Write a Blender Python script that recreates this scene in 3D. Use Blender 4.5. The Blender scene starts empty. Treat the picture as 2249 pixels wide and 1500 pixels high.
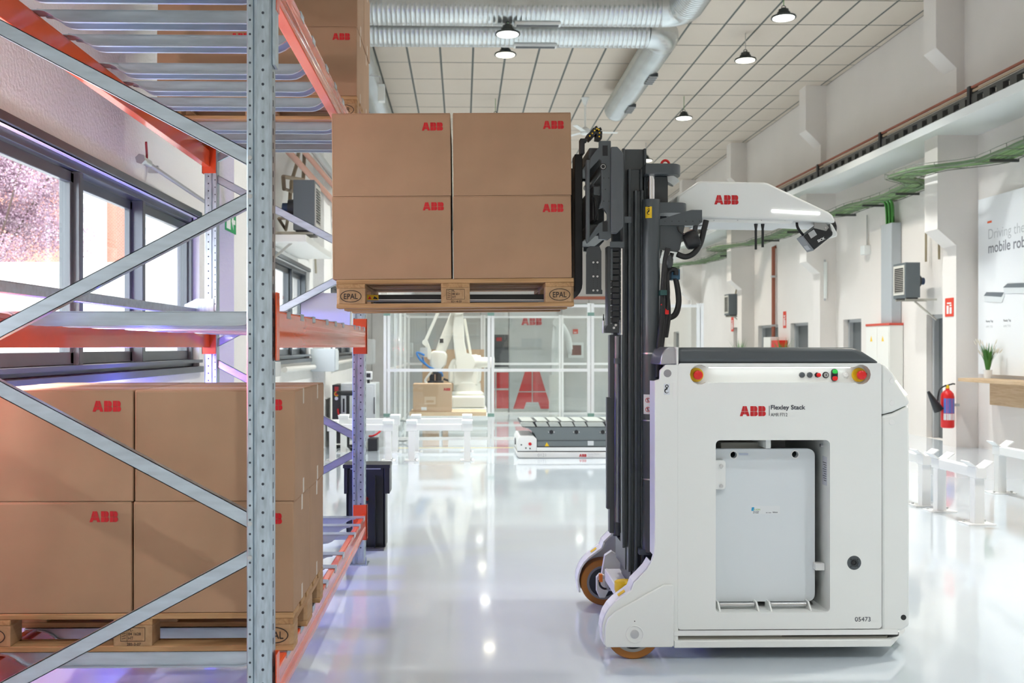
import bpy, bmesh, math, random
from mathutils import Vector, Matrix
random.seed(7)
scene = bpy.context.scene
C = scene.collection
PI = math.pi
# ---------------------------------------------------------------- camera
W_, H_, F_ = 2249.0, 1500.0, 2186.0
CX, CY, EYE, YAW = 1060.8, 762.0, 1.5, math.radians(1.2)
cam = bpy.data.cameras.new('camera'); cam.sensor_width = 36.0; cam.lens = 36.0*F_/W_
cam.shift_x = (W_/2-CX)/W_; cam.shift_y = (CY-H_/2)/W_
cam.clip_start = 0.05; cam.clip_end = 200
cam.dof.use_dof = True; cam.dof.focus_distance = 4.75; cam.dof.aperture_fstop = 4.5
camo = bpy.data.objects.new('camera', cam); C.objects.link(camo)
camo.location = (0, 0, EYE); camo.rotation_euler = (PI/2, 0, -YAW)
scene.camera = camo
# ---------------------------------------------------------------- world, sun, daylight
wd = bpy.data.worlds.new('world'); scene.world = wd; wd.use_nodes = True
wd.node_tree.nodes['Background'].inputs[0].default_value = (0.93, 0.97, 1.0, 1)
wd.node_tree.nodes['Background'].inputs[1].default_value = 5.6
def light(name, kind, loc, energy, color=(1,1,1), size=None, rot=None, parent=None):
    l = bpy.data.lights.new(name, kind); l.energy = energy; l.color = color
    o = bpy.data.objects.new(name, l); C.objects.link(o); o.location = loc
    if size is not None:
        if kind == 'AREA': l.shape = 'DISK'; l.size = size
        elif kind == 'SUN': l.angle = size
        else: l.shadow_soft_size = size
    if rot: o.rotation_euler = rot
    if parent: o.parent = parent
    return o
def aim(o, d): o.rotation_euler = Vector(d).to_track_quat('-Z', 'Y').to_euler()
sun = light('sun', 'SUN', (-10, 3, 12), 1.2, (1, .95, .88), 0.01); aim(sun, (-0.35, 0.45, -0.82))
for (y0, y1) in ((2.2, 8.38), (10.3, 14.4), (15.9, 20.0)):
    p = light('window_portal', 'AREA', (-2.52, (y0+y1)/2, 1.96), 1); p.data.shape = 'RECTANGLE'
    p.data.size = y1-y0; p.data.size_y = 1.22; p.data.cycles.is_portal = True
    p.rotation_euler = (PI/2, 0, -PI/2)
light('blue_beacon_light', 'POINT', (-1.95, 6.25, 1.05), 65, (.12, .12, 1), 0.05)
light('white_beacon_light', 'POINT', (-2.0, 3.95, 1.74), 60, (1, .88, .93), 0.05)
light('red_beacon_light', 'POINT', (-2.0, 3.75, 1.42), 16, (1, .04, .10), 0.06)
vs = scene.view_settings
scene.display_settings.display_device = 'sRGB'
vs.view_transform = 'Standard'; vs.look = 'None'; vs.gamma = 1; vs.use_curve_mapping = False
vs.exposure = 0.18
LAMP_POWER = 98
# ---------------------------------------------------------------- pixel -> world
SA, CA = math.sin(YAW), math.cos(YAW)
def at(x, y, Y):
    u = (x-CX)/F_; v = (CY-y)/F_; k = Y/(CA-u*SA)
    return Vector((k*(SA+u*CA), Y, EYE+k*v))
def PXx(x, Y): return at(x, CY, Y).x
def PZ(y, Y, x=1015): return at(x, y, Y).z
def P(Y, pts): return [(at(a, b, Y).x, at(a, b, Y).z) for a, b in pts]
def zat(x, y, z):            # point on the pixel's ray at height z
    u = (x-CX)/F_; v = (CY-y)/F_; k = (z-EYE)/v
    return Vector((k*(SA+u*CA), k*(CA-u*SA), z))
# ---------------------------------------------------------------- materials
MATS = {}
def mat(name, col, rough=.5, metal=0.0, var=0.0, vscale=8.0, bump=0.0, bscale=60.0, stretch=(1,1,1), emit=0.0, coat=0.0, spec=.5, col2=None, trans=0.0):
    if name in MATS: return MATS[name]
    m = bpy.data.materials.new(name); m.use_nodes = True; MATS[name] = m
    nt = m.node_tree; b = nt.nodes['Principled BSDF']
    b.inputs['Base Color'].default_value = (*col, 1); b.inputs['Roughness'].default_value = rough
    b.inputs['Metallic'].default_value = metal; b.inputs['Specular IOR Level'].default_value = spec
    b.inputs['Coat Weight'].default_value = coat; b.inputs['Coat Roughness'].default_value = .05
    if trans: b.inputs['Transmission Weight'].default_value = trans
    if emit: b.inputs['Emission Color'].default_value = (*col, 1); b.inputs['Emission Strength'].default_value = emit
    if var or bump:
        tc = nt.nodes.new('ShaderNodeTexCoord'); mp = nt.nodes.new('ShaderNodeMapping')
        mp.inputs['Scale'].default_value = stretch
        nt.links.new(tc.outputs['Object'], mp.inputs[0])
    if var:
        n = nt.nodes.new('ShaderNodeTexNoise'); n.inputs['Scale'].default_value = vscale; n.inputs['Detail'].default_value = 5
        r = nt.nodes.new('ShaderNodeValToRGB'); e = r.color_ramp.elements
        c2 = col2 or tuple(min(1, c*(1-var)) for c in col)
        c1 = col if col2 else tuple(min(1, c*(1+var*.5)) for c in col)
        e[0].position = .32; e[0].color = (*c2, 1); e[1].position = .68; e[1].color = (*c1, 1)
        nt.links.new(mp.outputs[0], n.inputs[0]); nt.links.new(n.outputs[0], r.inputs[0]); nt.links.new(r.outputs[0], b.inputs['Base Color'])
    if bump:
        n2 = nt.nodes.new('ShaderNodeTexNoise'); n2.inputs['Scale'].default_value = bscale; n2.inputs['Detail'].default_value = 3
        bp = nt.nodes.new('ShaderNodeBump'); bp.inputs['Strength'].default_value = bump; bp.inputs['Distance'].default_value = .02
        nt.links.new(mp.outputs[0], n2.inputs[0]); nt.links.new(n2.outputs[0], bp.inputs['Height']); nt.links.new(bp.outputs[0], b.inputs['Normal'])
    return m
def glassmat(name, tint=(1,1,1), refl=.06, spec_rough=.02):
    m = bpy.data.materials.new(name); m.use_nodes = True; nt = m.node_tree; nt.nodes.clear()
    o = nt.nodes.new('ShaderNodeOutputMaterial'); mx = nt.nodes.new('ShaderNodeMixShader')
    t = nt.nodes.new('ShaderNodeBsdfTransparent'); t.inputs[0].default_value = (*tint, 1)
    g = nt.nodes.new('ShaderNodeBsdfGlossy'); g.inputs['Roughness'].default_value = spec_rough
    f = nt.nodes.new('ShaderNodeLayerWeight'); f.inputs[0].default_value = .5
    pw = nt.nodes.new('ShaderNodeMath'); pw.operation = 'POWER'; pw.inputs[1].default_value = 5
    ad = nt.nodes.new('ShaderNodeMath'); ad.operation = 'ADD'; ad.inputs[1].default_value = refl; ad.use_clamp = True
    nt.links.new(f.outputs['Facing'], pw.inputs[0]); nt.links.new(pw.outputs[0], ad.inputs[0]); nt.links.new(ad.outputs[0], mx.inputs[0])
    nt.links.new(t.outputs[0], mx.inputs[1]); nt.links.new(g.outputs[0], mx.inputs[2]); nt.links.new(mx.outputs[0], o.inputs[0])
    MATS[name] = m; return m
def woodmat(name, c1, c2, axis=0, sc=1.0):
    m = bpy.data.materials.new(name); m.use_nodes = True; nt = m.node_tree; b = nt.nodes['Principled BSDF']
    tc = nt.nodes.new('ShaderNodeTexCoord'); mp = nt.nodes.new('ShaderNodeMapping')
    s = [26*sc]*3; s[axis] = 1.6*sc; mp.inputs['Scale'].default_value = s
    n = nt.nodes.new('ShaderNodeTexNoise'); n.inputs['Scale'].default_value = 1.6; n.inputs['Detail'].default_value = 6; n.inputs['Distortion'].default_value = 1.2
    r = nt.nodes.new('ShaderNodeValToRGB'); e = r.color_ramp.elements
    e[0].position = .3; e[0].color = (*c2, 1); e[1].position = .62; e[1].color = (*c1, 1)
    nt.links.new(tc.outputs['Object'], mp.inputs[0]); nt.links.new(mp.outputs[0], n.inputs[0]); nt.links.new(n.outputs[0], r.inputs[0]); nt.links.new(r.outputs[0], b.inputs['Base Color'])
    b.inputs['Roughness'].default_value = .7; MATS[name] = m; return m

white = mat('white_paint', (.80, .82, .80), .38)
whiteg = mat('white_gloss', (.84, .85, .84), .25, var=.03, vscale=3)
offwhite = mat('off_white', (.80, .79, .74), .45)
grey = mat('robot_grey', (.070, .082, .090), .34)
dgrey = mat('dark_grey', (.035, .04, .044), .4)
black = mat('black_plastic', (.012, .013, .015), .42)
rubber = mat('black_rubber', (.010, .010, .011), .55)
chrome = mat('chrome', (.75, .76, .78), .12, 1)
steel = mat('steel', (.55, .56, .57), .3, 1)
galv = mat('galvanised', (.47, .555, .625), .36, .85, var=.22, vscale=22, stretch=(3, 3, .6))
galvbar = mat('galvanised_bar', (.50, .575, .645), .34, .85, var=.13, vscale=12, stretch=(.5, 3, 3))
orange = mat('orange_paint', (.78, .085, .018), .22, coat=.4)
redp = mat('logo_red', (.54, .006, .012), .5)
card = mat('cardboard', (.39, .236, .138), .72, var=.07, vscale=5, bump=.03, bscale=300)
card2 = mat('cardboard_edge', (.40, .25, .14), .8)
tapem = mat('clear_tape', (.52, .42, .32), .3)
ink = mat('ink', (.03, .022, .018), .8)
navy = mat('navy_ink', (.03, .035, .055), .6)
wood = woodmat('pallet_wood', (.50, .30, .14), (.33, .175, .07), 0)
woodb = woodmat('block_wood', (.45, .28, .145), (.36, .21, .10), 1, .6)
woody = woodmat('cross_wood', (.47, .28, .13), (.32, .17, .07), 1)
oak = woodmat('oak_veneer', (.56, .40, .25), (.45, .30, .17), 1)
yellow = mat('yellow', (.85, .55, .01), .45)
red = mat('red_plastic', (.72, .012, .012), .3)
green = mat('green_plastic', (.02, .45, .06), .35)
plaster = mat('plaster', (.85, .84, .81), .85, var=.04, vscale=1.2, bump=.28, bscale=40)
wallpaint = mat('wall_paint', (.78, .735, .69), .8, var=.04, vscale=.7, bump=.08, bscale=25)
tilem = mat('ceiling_tile', (.62, .545, .46), .85, var=.05, vscale=.5)
gridm = mat('ceiling_grid', (.09, .10, .09), .6)
alu = mat('window_frame', (.13, .145, .16), .3, .6)
ductm = mat('duct_zinc', (.60, .63, .63), .25, .75, var=.10, vscale=3)
tire = mat('polyurethane', (.42, .16, .025), .45)
glass = glassmat('window_glass', (.97, .98, .98), .03)
acryl = glassmat('acrylic', (.93, .95, .945), .05)
emitw = mat('light_strip', (1, 1, .97), .5, emit=6.0)
emitr = mat('recess_light', (1, 1, .97), .5, emit=2.2)
lensm = mat('lamp_lens', (1, 1, .93), .5, emit=14.0)
lensw = mat('lamp_lens_warm', (1, .93, .70), .5, emit=14.0)
copper = mat('pipe_pink', (.58, .30, .22), .45)
rust = mat('rust_pipe', (.30, .09, .05), .6)
greenc = mat('green_cable', (.10, .28, .06), .5)
leaf = mat('plant_leaf', (.06, .20, .03), .6)
# ---------------------------------------------------------------- mesh builder
ORG = {}
class M:
    def __init__(s): s.v = []; s.f = []
    def box(s, x0, x1, y0, y1, z0, z1):
        n = len(s.v); x0, x1 = sorted((x0, x1)); y0, y1 = sorted((y0, y1)); z0, z1 = sorted((z0, z1))
        s.v += [(x, y, z) for z in (z0, z1) for y in (y0, y1) for x in (x0, x1)]
        s.f += [[n+i for i in q] for q in ((0,2,3,1),(4,5,7,6),(0,1,5,4),(2,6,7,3),(0,4,6,2),(1,3,7,5))]
        return s
    def prism(s, pts, axis, a, b):
        n = len(s.v); k = len(pts)
        def mk(p, t): return {'y': (p[0], t, p[1]), 'x': (t, p[0], p[1]), 'z': (p[0], p[1], t)}[axis]
        s.v += [mk(p, a) for p in pts]+[mk(p, b) for p in pts]
        s.f.append(list(range(n, n+k))); s.f.append(list(range(n+2*k-1, n+k-1, -1)))
        for i in range(k): j = (i+1) % k; s.f.append([n+i, n+j, n+k+j, n+k+i])
        return s
    def plate(s, outer, holes, axis, a, b):      # a plate with real holes
        def mk(p, t): return {'y': (p[0], t, p[1]), 'x': (t, p[0], p[1]), 'z': (p[0], p[1], t)}[axis]
        bm = bmesh.new()
        for loop in [outer]+holes:
            vs = [bm.verts.new((p[0], p[1], 0)) for p in loop]
            for i in range(len(vs)): bm.edges.new((vs[i], vs[(i+1) % len(vs)]))
        bmesh.ops.triangle_fill(bm, edges=bm.edges[:], use_beauty=True)
        bm.verts.index_update()
        n = len(s.v); k = len(bm.verts); co = [(v.co.x, v.co.y) for v in bm.verts]
        s.v += [mk(p, a) for p in co]+[mk(p, b) for p in co]
        for f in bm.faces:
            ids = [v.index for v in f.verts]; s.f.append([n+i for i in ids]); s.f.append([n+k+i for i in reversed(ids)])
        o = n
        for loop in [outer]+holes:
            L = len(loop)
            for i in range(L): j = (i+1) % L; s.f.append([o+i, o+j, o+k+j, o+k+i])
            o += L
        bm.free(); return s
    def cyl(s, p0, p1, r, seg=16, r2=None, cap=True):
        p0, p1 = Vector(p0), Vector(p1); d = (p1-p0).normalized()
        u = d.orthogonal().normalized(); w = d.cross(u); n = len(s.v); r2 = r if r2 is None else r2
        for p, rr in ((p0, r), (p1, r2)):
            for i in range(seg):
                t = 2*PI*i/seg; s.v.append(tuple(p+(u*math.cos(t)+w*math.sin(t))*rr))
        for i in range(seg): j = (i+1) % seg; s.f.append([n+i, n+j, n+seg+j, n+seg+i])
        if cap: s.f.append([n+i for i in reversed(range(seg))]); s.f.append([n+seg+i for i in range(seg)])
        return s
    def lathe(s, prof, org, axis=(0,0,1), seg=24, ring=False):
        if ring: prof = prof+[prof[0]]
        d = Vector(axis).normalized(); u = d.orthogonal().normalized(); w = d.cross(u); org = Vector(org); n = len(s.v)
        for r, h in prof:
            for i in range(seg):
                t = 2*PI*i/seg; s.v.append(tuple(org+d*h+(u*math.cos(t)+w*math.sin(t))*max(r, 1e-5)))
        for k in range(len(prof)-1):
            for i in range(seg):
                j = (i+1) % seg; a = n+k*seg; s.f.append([a+i, a+j, a+seg+j, a+seg+i])
        if not ring: s.f.append([n+i for i in reversed(range(seg))]); e = n+(len(prof)-1)*seg; s.f.append([e+i for i in range(seg)])
        return s
    def tube(s, pts, r, seg=8):
        pts = [Vector(p) for p in pts]; n = len(s.v); u = None
        for i, p in enumerate(pts):
            d = (pts[min(i+1, len(pts)-1)]-pts[max(i-1, 0)]).normalized()
            u = d.orthogonal().normalized() if u is None else (u-d*u.dot(d)).normalized()
            w = d.cross(u)
            for k in range(seg):
                t = 2*PI*k/seg; s.v.append(tuple(p+(u*math.cos(t)+w*math.sin(t))*r))
        for i in range(len(pts)-1):
            for k in range(seg):
                j = (k+1) % seg; a = n+i*seg; s.f.append([a+k, a+j, a+seg+j, a+seg+k])
        s.f.append([n+k for k in reversed(range(seg))]); e = n+(len(pts)-1)*seg; s.f.append([e+k for k in range(seg)])
        return s
    def bar(s, p0, p1, w, t, up=(0, 1, 0)):      # rectangular bar from p0 to p1, width w in plane, t along up
        p0, p1 = Vector(p0), Vector(p1); d = (p1-p0).normalized(); upv = Vector(up)
        a = d.cross(upv).normalized()*w/2; b = upv.normalized()*t/2; n = len(s.v)
        for p in (p0, p1):
            for q in (-a-b, a-b, a+b, -a+b): s.v.append(tuple(p+q))
        s.f += [[n, n+1, n+2, n+3], [n+7, n+6, n+5, n+4]]
        for i in range(4): j = (i+1) % 4; s.f.append([n+i, n+4+i, n+4+j, n+j])
        return s
    def quad(s, *ps): n = len(s.v); s.v += [tuple(p) for p in ps]; s.f.append(list(range(n, n+len(ps)))); return s
    def mesh(s, name, off=None, sharp=35):
        bm = bmesh.new(); vv = [bm.verts.new(v) for v in s.v]
        for f in s.f:
            try: bm.faces.new([vv[i] for i in f])
            except ValueError: pass
        bmesh.ops.remove_doubles(bm, verts=bm.verts[:], dist=1e-6) if len(bm.verts) < 3000 else None
        bmesh.ops.recalc_face_normals(bm, faces=bm.faces[:])
        if off is not None: bmesh.ops.translate(bm, verts=bm.verts[:], vec=-Vector(off))
        me = bpy.data.meshes.new(name); bm.to_mesh(me); bm.free()
        me.polygons.foreach_set('use_smooth', [True]*len(me.polygons)); me.set_sharp_from_angle(angle=math.radians(sharp))
        return me
    def build(s, name, m, parent=None, loc=None, bevel=0, seg=2, sharp=35, label=None):
        org = ORG[parent.name] if parent else Vector(loc or (0, 0, 0))
        me = s.mesh(name, org, sharp); me.materials.append(m)
        return link(name, me, parent, org, bevel, seg, label)
def link(name, me, parent=None, org=None, bevel=0, seg=2, label=None):
    o = bpy.data.objects.new(name, me); C.objects.link(o)
    if parent: o.parent = parent
    else: o.location = org
    ORG[o.name] = Vector(org)
    if bevel:
        b = o.modifiers.new('bevel', 'BEVEL'); b.width = bevel; b.segments = seg; b.limit_method = 'ANGLE'; b.angle_limit = math.radians(40); b.harden_normals = False
    if label: o['label'] = label
    return o
def thing(name, label, cat, loc=(0, 0, 0), group=None):
    o = bpy.data.objects.new(name, None); C.objects.link(o); o.location = loc; o.empty_display_size = .1
    ORG[o.name] = Vector(loc); return tag(o, label, cat, group)
def tag(o, label, cat, group=None):
    o['label'] = label; o['category'] = cat
    if group: o['group'] = group
    return o
def struct(o): o['kind'] = 'structure'; return o
def copy_tree(o, parent=None):
    c = o.copy(); C.objects.link(c); c.parent = parent
    for ch in o.children: copy_tree(ch, c)
    return c
def rrect(x0, x1, z0, z1, r, n=5):
    pts = []
    for cx, cz, a0 in ((x1-r, z1-r, 0), (x0+r, z1-r, 90), (x0+r, z0+r, 180), (x1-r, z0+r, 270)):
        for i in range(n+1):
            t = math.radians(a0+90*i/n); pts.append((cx+r*math.cos(t), cz+r*math.sin(t)))
    return pts
def circ(cx, cz, r, n=20): return [(cx+r*math.cos(2*PI*i/n), cz+r*math.sin(2*PI*i/n)) for i in range(n)]
def bez(p0, p1, p2, p3, n=12):
    p0, p1, p2, p3 = map(Vector, (p0, p1, p2, p3)); out = []
    for i in range(n+1):
        t = i/n; out.append(p0*(1-t)**3+p1*3*t*(1-t)**2+p2*3*t*t*(1-t)+p3*t**3)
    return out
def spline(pts, n=6):       # Catmull-Rom through the points
    pts = [Vector(p) for p in pts]; q = [pts[0]]+pts+[pts[-1]]; out = []
    for i in range(1, len(q)-2):
        a, b, c, d = q[i-1:i+3]
        for k in range(n):
            t = k/n; out.append(.5*((2*b)+(c-a)*t+(2*a-5*b+4*c-d)*t*t+(3*b-a-3*c+d)*t**3))
    out.append(pts[-1]); return out
# ---------------------------------------------------------------- lettering
TXT = {}
def text_raw(s, bold=0.0):
    if (s, bold) not in TXT:
        cu = bpy.data.curves.new('t', 'FONT'); cu.body = s; cu.size = 1; cu.offset = bold; cu.resolution_u = 4
        o = bpy.data.objects.new('t', cu); C.objects.link(o); dg = bpy.context.evaluated_depsgraph_get()
        me = bpy.data.meshes.new_from_object(o.evaluated_get(dg)); bpy.data.objects.remove(o); bpy.data.curves.remove(cu)
        xs = [v.co.x for v in me.vertices]; ys = [v.co.y for v in me.vertices]
        TXT[(s, bold)] = ([(v.co.x-min(xs), v.co.y-min(ys)) for v in me.vertices], [list(p.vertices) for p in me.polygons], max(xs)-min(xs), max(ys)-min(ys))
        bpy.data.meshes.remove(me)
    return TXT[(s, bold)]
def letters(m, s, org, width=None, height=None, xd=(1,0,0), zd=(0,0,1), bold=0.0):
    vs, fs, w, h = text_raw(s, bold); org, xd, zd = Vector(org), Vector(xd), Vector(zd)
    sx = width/w if width else height/h; sz = height/h if height else sx
    n = len(m.v); m.v += [tuple(org+xd*x*sx+zd*y*sz) for x, y in vs]; m.f += [[n+i for i in f] for f in fs]
    return m
def logo_polys():
    g = .014; P_ = []
    cA = .49
    for sgn in (-1, 1):
        up = [(.31*.475, .475), (cA-g, .475), (cA-g, 1), (.30, 1)]
        lo = [(0, 0), (.275, 0), (.335, .18), (cA-g, .18), (cA-g, .445), (.31*.445, .445)]
        for q in (up, lo): P_.append([(x if sgn < 0 else 2*cA-x, y) for x, y in q])
    for x0 in (1.05, 1.86):
        P_.append([(x0, .475), (x0+.355, .475), (x0+.355, 1), (x0, 1)]); P_.append([(x0, 0), (x0+.355, 0), (x0+.355, .445), (x0, .445)])
        a = x0+.385
        P_.append([(a, .475), (a+.26, .475), (a+.31, .56), (a+.33, .68), (a+.32, .82), (a+.27, .92), (a+.19, .98), (a+.10, 1), (a, 1)])
        P_.append([(a, 0), (a+.14, 0), (a+.25, .03), (a+.33, .11), (a+.36, .22), (a+.35, .33), (a+.29, .445), (a, .445)])
    return P_
LOGO = logo_polys()
def logo(m, org, width, xd=(1,0,0), zd=(0,0,1), hs=1.0):
    org, xd, zd = Vector(org), Vector(xd), Vector(zd); k = width/2.605
    for poly in LOGO: m.quad(*[org+xd*x*k+zd*y*k*hs for x, y in poly])
    return m
# ================================================================ the hall
XL, XR, XU, ZC, YB, YF = -2.2, 7.7, 7.52, 6.9, 46.0, -7.0
floorm = mat('epoxy_floor', (.62, .69, .75), .09, var=.05, vscale=.8, coat=.6, bump=.006, bscale=2.5)
struct(M().box(XL-.3, XR+.3, YF, YB, -.1, 0).build('floor', floorm))
line = struct(M().box(-1.1, 3.2, 14.78, 14.82, .0, .002).build('trim_1', mat('yellow_line', (.66, .52, .12), .5))); 
def wall_x(name, m, x0, x1, ya, yb, za, zb, holes):
    mm = M().plate([(ya, za), (yb, za), (yb, zb), (ya, zb)], [[(a, c), (b, c), (b, d), (a, d)] for a, b, c, d in holes], 'x', x0, x1)
    return struct(mm.build(name, m))
WIN = [(2.2, 8.38, 1.34, 2.58), (10.3, 14.4, 1.34, 2.58), (15.9, 20.0, 1.34, 2.58)]
wl = wall_x('wall_left', plaster, XL-.3, XL, YF, YB, 0, ZC+.1, WIN)
for ya, yb in ((8.95, 9.85), (14.75, 15.5), (20.5, 21.2), (27, 27.8)):
    M().box(XL, XL+.16, ya, yb, 0, ZC).build('pilaster', plaster, wl)
DOORS = [(15.35, 16.35, 2.03), (19.05, 19.95, 2.05), (22.0, 23.2, 2.05), (24.1, 25.75, 2.05), (27.6, 28.1, 2.05), (35.2, 36.1, 2.05)]
wr = wall_x('wall_right', wallpaint, XR, XR+.3, YF, YB, 0, 4.75, [(a, b, .0005, t) for a, b, t in DOORS])
wu = struct(M().box(XU, XR+.3, YF, YB, 4.75, ZC+.1).build('wall_upper', wallpaint))
struct(M().box(XL-.3, XR+.3, YB, YB+.2, 0, ZC+.1).build('wall_back', wallpaint))
struct(M().box(XL-.3, XR+.3, YF-.2, YF, 0, ZC+.1).build('wall_front', wallpaint))
doorm = mat('door_grey', (.13, .14, .145), .5)
for i, (a, b, t) in enumerate(DOORS):
    d = struct(M().box(XR+.17, XR+.22, a, b, .005, t).build('door_%d' % (i+1), doorm))
    M().box(XR+.09, XR+.17, a+.02, a+.08, 0.005, t).box(XR+.09, XR+.17, b-.08, b-.02, 0.005, t).box(XR+.09, XR+.17, a+.02, b-.02, t-.06, t).build('door_frame', mat('door_frame', (.42, .43, .43), .5), d)
    M().cyl((XR+.15, a+.16, 1.02), (XR+.17, a+.16, 1.02), .02).bar((XR+.14, a+.16, 1.02), (XR+.14, a+.28, 1.02), .02, .02, (1, 0, 0)).build('door_handle', steel, d)
# crane ledge and columns on the right wall
M().box(6.88, XR, YF, YB, 4.66, 4.78).build('crane_ledge', white, wr)
PILY = [3.2, 9.0, 14.7, 20.35, 26.1, 31.9, 37.7, 43.0]
for y in PILY:
    M().prism([(7.09, 4.66), (XR, 4.66), (XR, 0), (7.37, 0), (7.37, 3.02), (7.09, 3.26)], 'y', y, y+.42).build('column', wallpaint, wr)
    M().prism([(7.09, ZC), (XU, ZC), (XU, 4.78), (7.40, 4.78), (7.40, 5.68), (7.09, 5.98)], 'y', y+.05, y+.45).build('column_head', wallpaint, wu)
# ceiling: dark grid with separate tiles
ceil = struct(M().box(XL-.3, XR+.3, YF, YB, ZC-.0015, ZC+.2).build('ceiling', gridm))
TX0, TY0, TW, TD = .2, 17.72, .6, 1.17
tme = M().box(.019, TW-.019, .018, TD-.018, ZC-.005, ZC+.001).mesh('tile'); tme.materials.append(tilem)
stuff = M()
for i in range(-4, 13):
    for j in range(-21, 24):
        x, y = TX0+i*TW, TY0+j*TD
        x1 = min(x+TW, XU)
        if x1-x < .05 or y < YF or y+TD > YB: continue
        if -3 <= j <= 13 and x1-x > TW-.01:
            o = bpy.data.objects.new('tile', tme); C.objects.link(o); o.parent = ceil; o.location = (x, y, 0)
        else: stuff.box(x+.016, x1-.016, y+.018, y+TD-.018, ZC-.005, ZC+.001)
so = stuff.build('tile_field', tilem, ceil); so['kind'] = 'stuff'
# windows
for i, (a, b, c, d) in enumerate(WIN):
    w = struct(M().box(XL-.17, XL-.05, a, b, c, c+.05).box(XL-.17, XL-.05, a, b, d-.05, d).box(XL-.17, XL-.05, a, a+.05, c, d).box(XL-.17, XL-.05, b-.05, b, c, d)
               .box(XL-.02, XL+.03, a-.04, b+.04, c-.05, c+.0).box(XL-.02, XL+.015, a-.04, b+.04, d, d+.05).build('window_%d' % (i+1), alu, bevel=.004))
    M().box(XL-.17, XL+.03, a, b, c+.03, c+.055).build('window_sill', alu, w)
    cuts = {0: [a, 4.0, 5.92, 7.08, b], 1: [a, 11.9, 13.2, b], 2: [a, 17.3, 18.6, b]}[i]
    for k in range(len(cuts)-1):
        y0, y1 = cuts[k]+.02, cuts[k+1]-.02; off = -.10 if k % 2 else -.14
        s = M().box(XL+off-.02, XL+off+.02, y0, y0+.055, c+.06, d-.06).box(XL+off-.02, XL+off+.02, y1-.055, y1, c+.06, d-.06).box(XL+off-.02, XL+off+.02, y0, y1, c+.055, c+.13).box(XL+off-.02, XL+off+.02, y0, y1, d-.12, d-.055).build('sash', alu, w, bevel=.004)
        M().box(XL+off-.003, XL+off+.003, y0+.05, y1-.05, c+.125, d-.115).build('pane', glass, s)
    for k in range(1, len(cuts)-1):
        M().box(XL-.165, XL-.045, cuts[k]-.03, cuts[k]+.03, c+.05, d-.05).build('mullion', alu, w, bevel=.004)
# ================================================================ pallet rack
RX0, RX1, RY0, RY1 = -1.768, -.668, 3.5, 6.86
UW, UD, RH = .0865, .075, 4.3
rack = thing('pallet_rack', 'galvanised steel pallet rack with orange beams filling the left side', 'pallet rack', (-1.218, RY0, 0))
prof = [(0, .004), (.004, 0), (.022, 0), (.025, .010), (.033, .010), (.036, 0), (.078, 0), (UW, .012), (UW, UD), (UW-.012, UD), (UW-.012, UD-.006), (.012, UD-.006), (.012, UD), (0, UD)]
def upright(x, y, mirror):
    pr = [((x+UW-a) if mirror else (x+a), y+b) for a, b in prof]
    o = M().prism(pr, 'z', 0.008, RH).build('upright', galv, rack, sharp=25)
    h = M(); z = .12
    while z < RH-.05:
        for cx, dz, r in ((.057, 0, .0052), (.012, .025, .0042)):
            X = x+(UW-cx if mirror else cx); h.cyl((X, y+.004, z+dz), (X, y-.0006, z+dz), r, 8)
        z += .05
    hc = h.build('hole_column', mat('hole_dark', (.03, .035, .05), .7), o); hc['kind'] = 'stuff'
    side = x+UW if not mirror else x; sg = 1 if not mirror else -1
    h = M(); z = .1
    while z < RH-.05:
        h.box(side-.002*sg, side+.0006*sg, y+.028, y+.038, z, z+.022); z += .05
    hc = h.build('slot_column', MATS['hole_dark'], o); hc['kind'] = 'stuff'
    M().box(x-.02, x+UW+.02, y-.025, y+UD+.025, 0, .008).cyl((x+UW+.008, y-.008, .008), (x+UW+.008, y-.008, .03), .009, 6).cyl((x+UW+.008, y-.008, .03), (x+UW+.008, y-.008, .055), .005, 8).build('base_plate', galv, o)
BR = [(3.94, 3.42), (2.79, 3.30), (2.67, 2.162), (1.513, 2.027), (1.40, .881), (.245, .763)]
for y in (RY0, RY1):
    upright(RX0, y, True); upright(RX1-UW, y, False)
    xa, xb = RX0+UW-.03, RX1-UW+.012
    for za, zb in BR:
        a, b = Vector((xa, y+.047, za)), Vector((xb, y+.047, zb)); d = (b-a).normalized(); n = Vector((-d.z, 0, d.x))
        m = M().bar(a-Vector((0, .015, 0)), b-Vector((0, .015, 0)), .05, .003)
        for sgn in (-1, 1): m.bar(a+n*.0235*sgn, b+n*.0235*sgn, .003, .033)
        o = m.build('brace', galvbar, rack)
        M().cyl((RX1-UW+.012, y+.001, zb), (RX1-UW+.012, y-.004, zb), .008, 10).build('bolt', steel, o)
    m = M().bar((xa, y+.05, .19), (xb, y+.05, .19), .045, .03); m.build('brace', galvbar, rack)
LV = [.218, 1.497, 2.735]; BH = .132
bprof = [(0, 0), (.046, 0), (.048, .004), (.048, .050), (.046, .053), (.046, .079), (.048, .082), (.048, BH-.004), (.044, BH), (.018, BH), (.018, BH-.022), (0, BH-.022)]
BY = [3.80, 4.12, 4.44, 4.88, 5.21, 5.54, 6.13, 6.42, 6.72]
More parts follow.
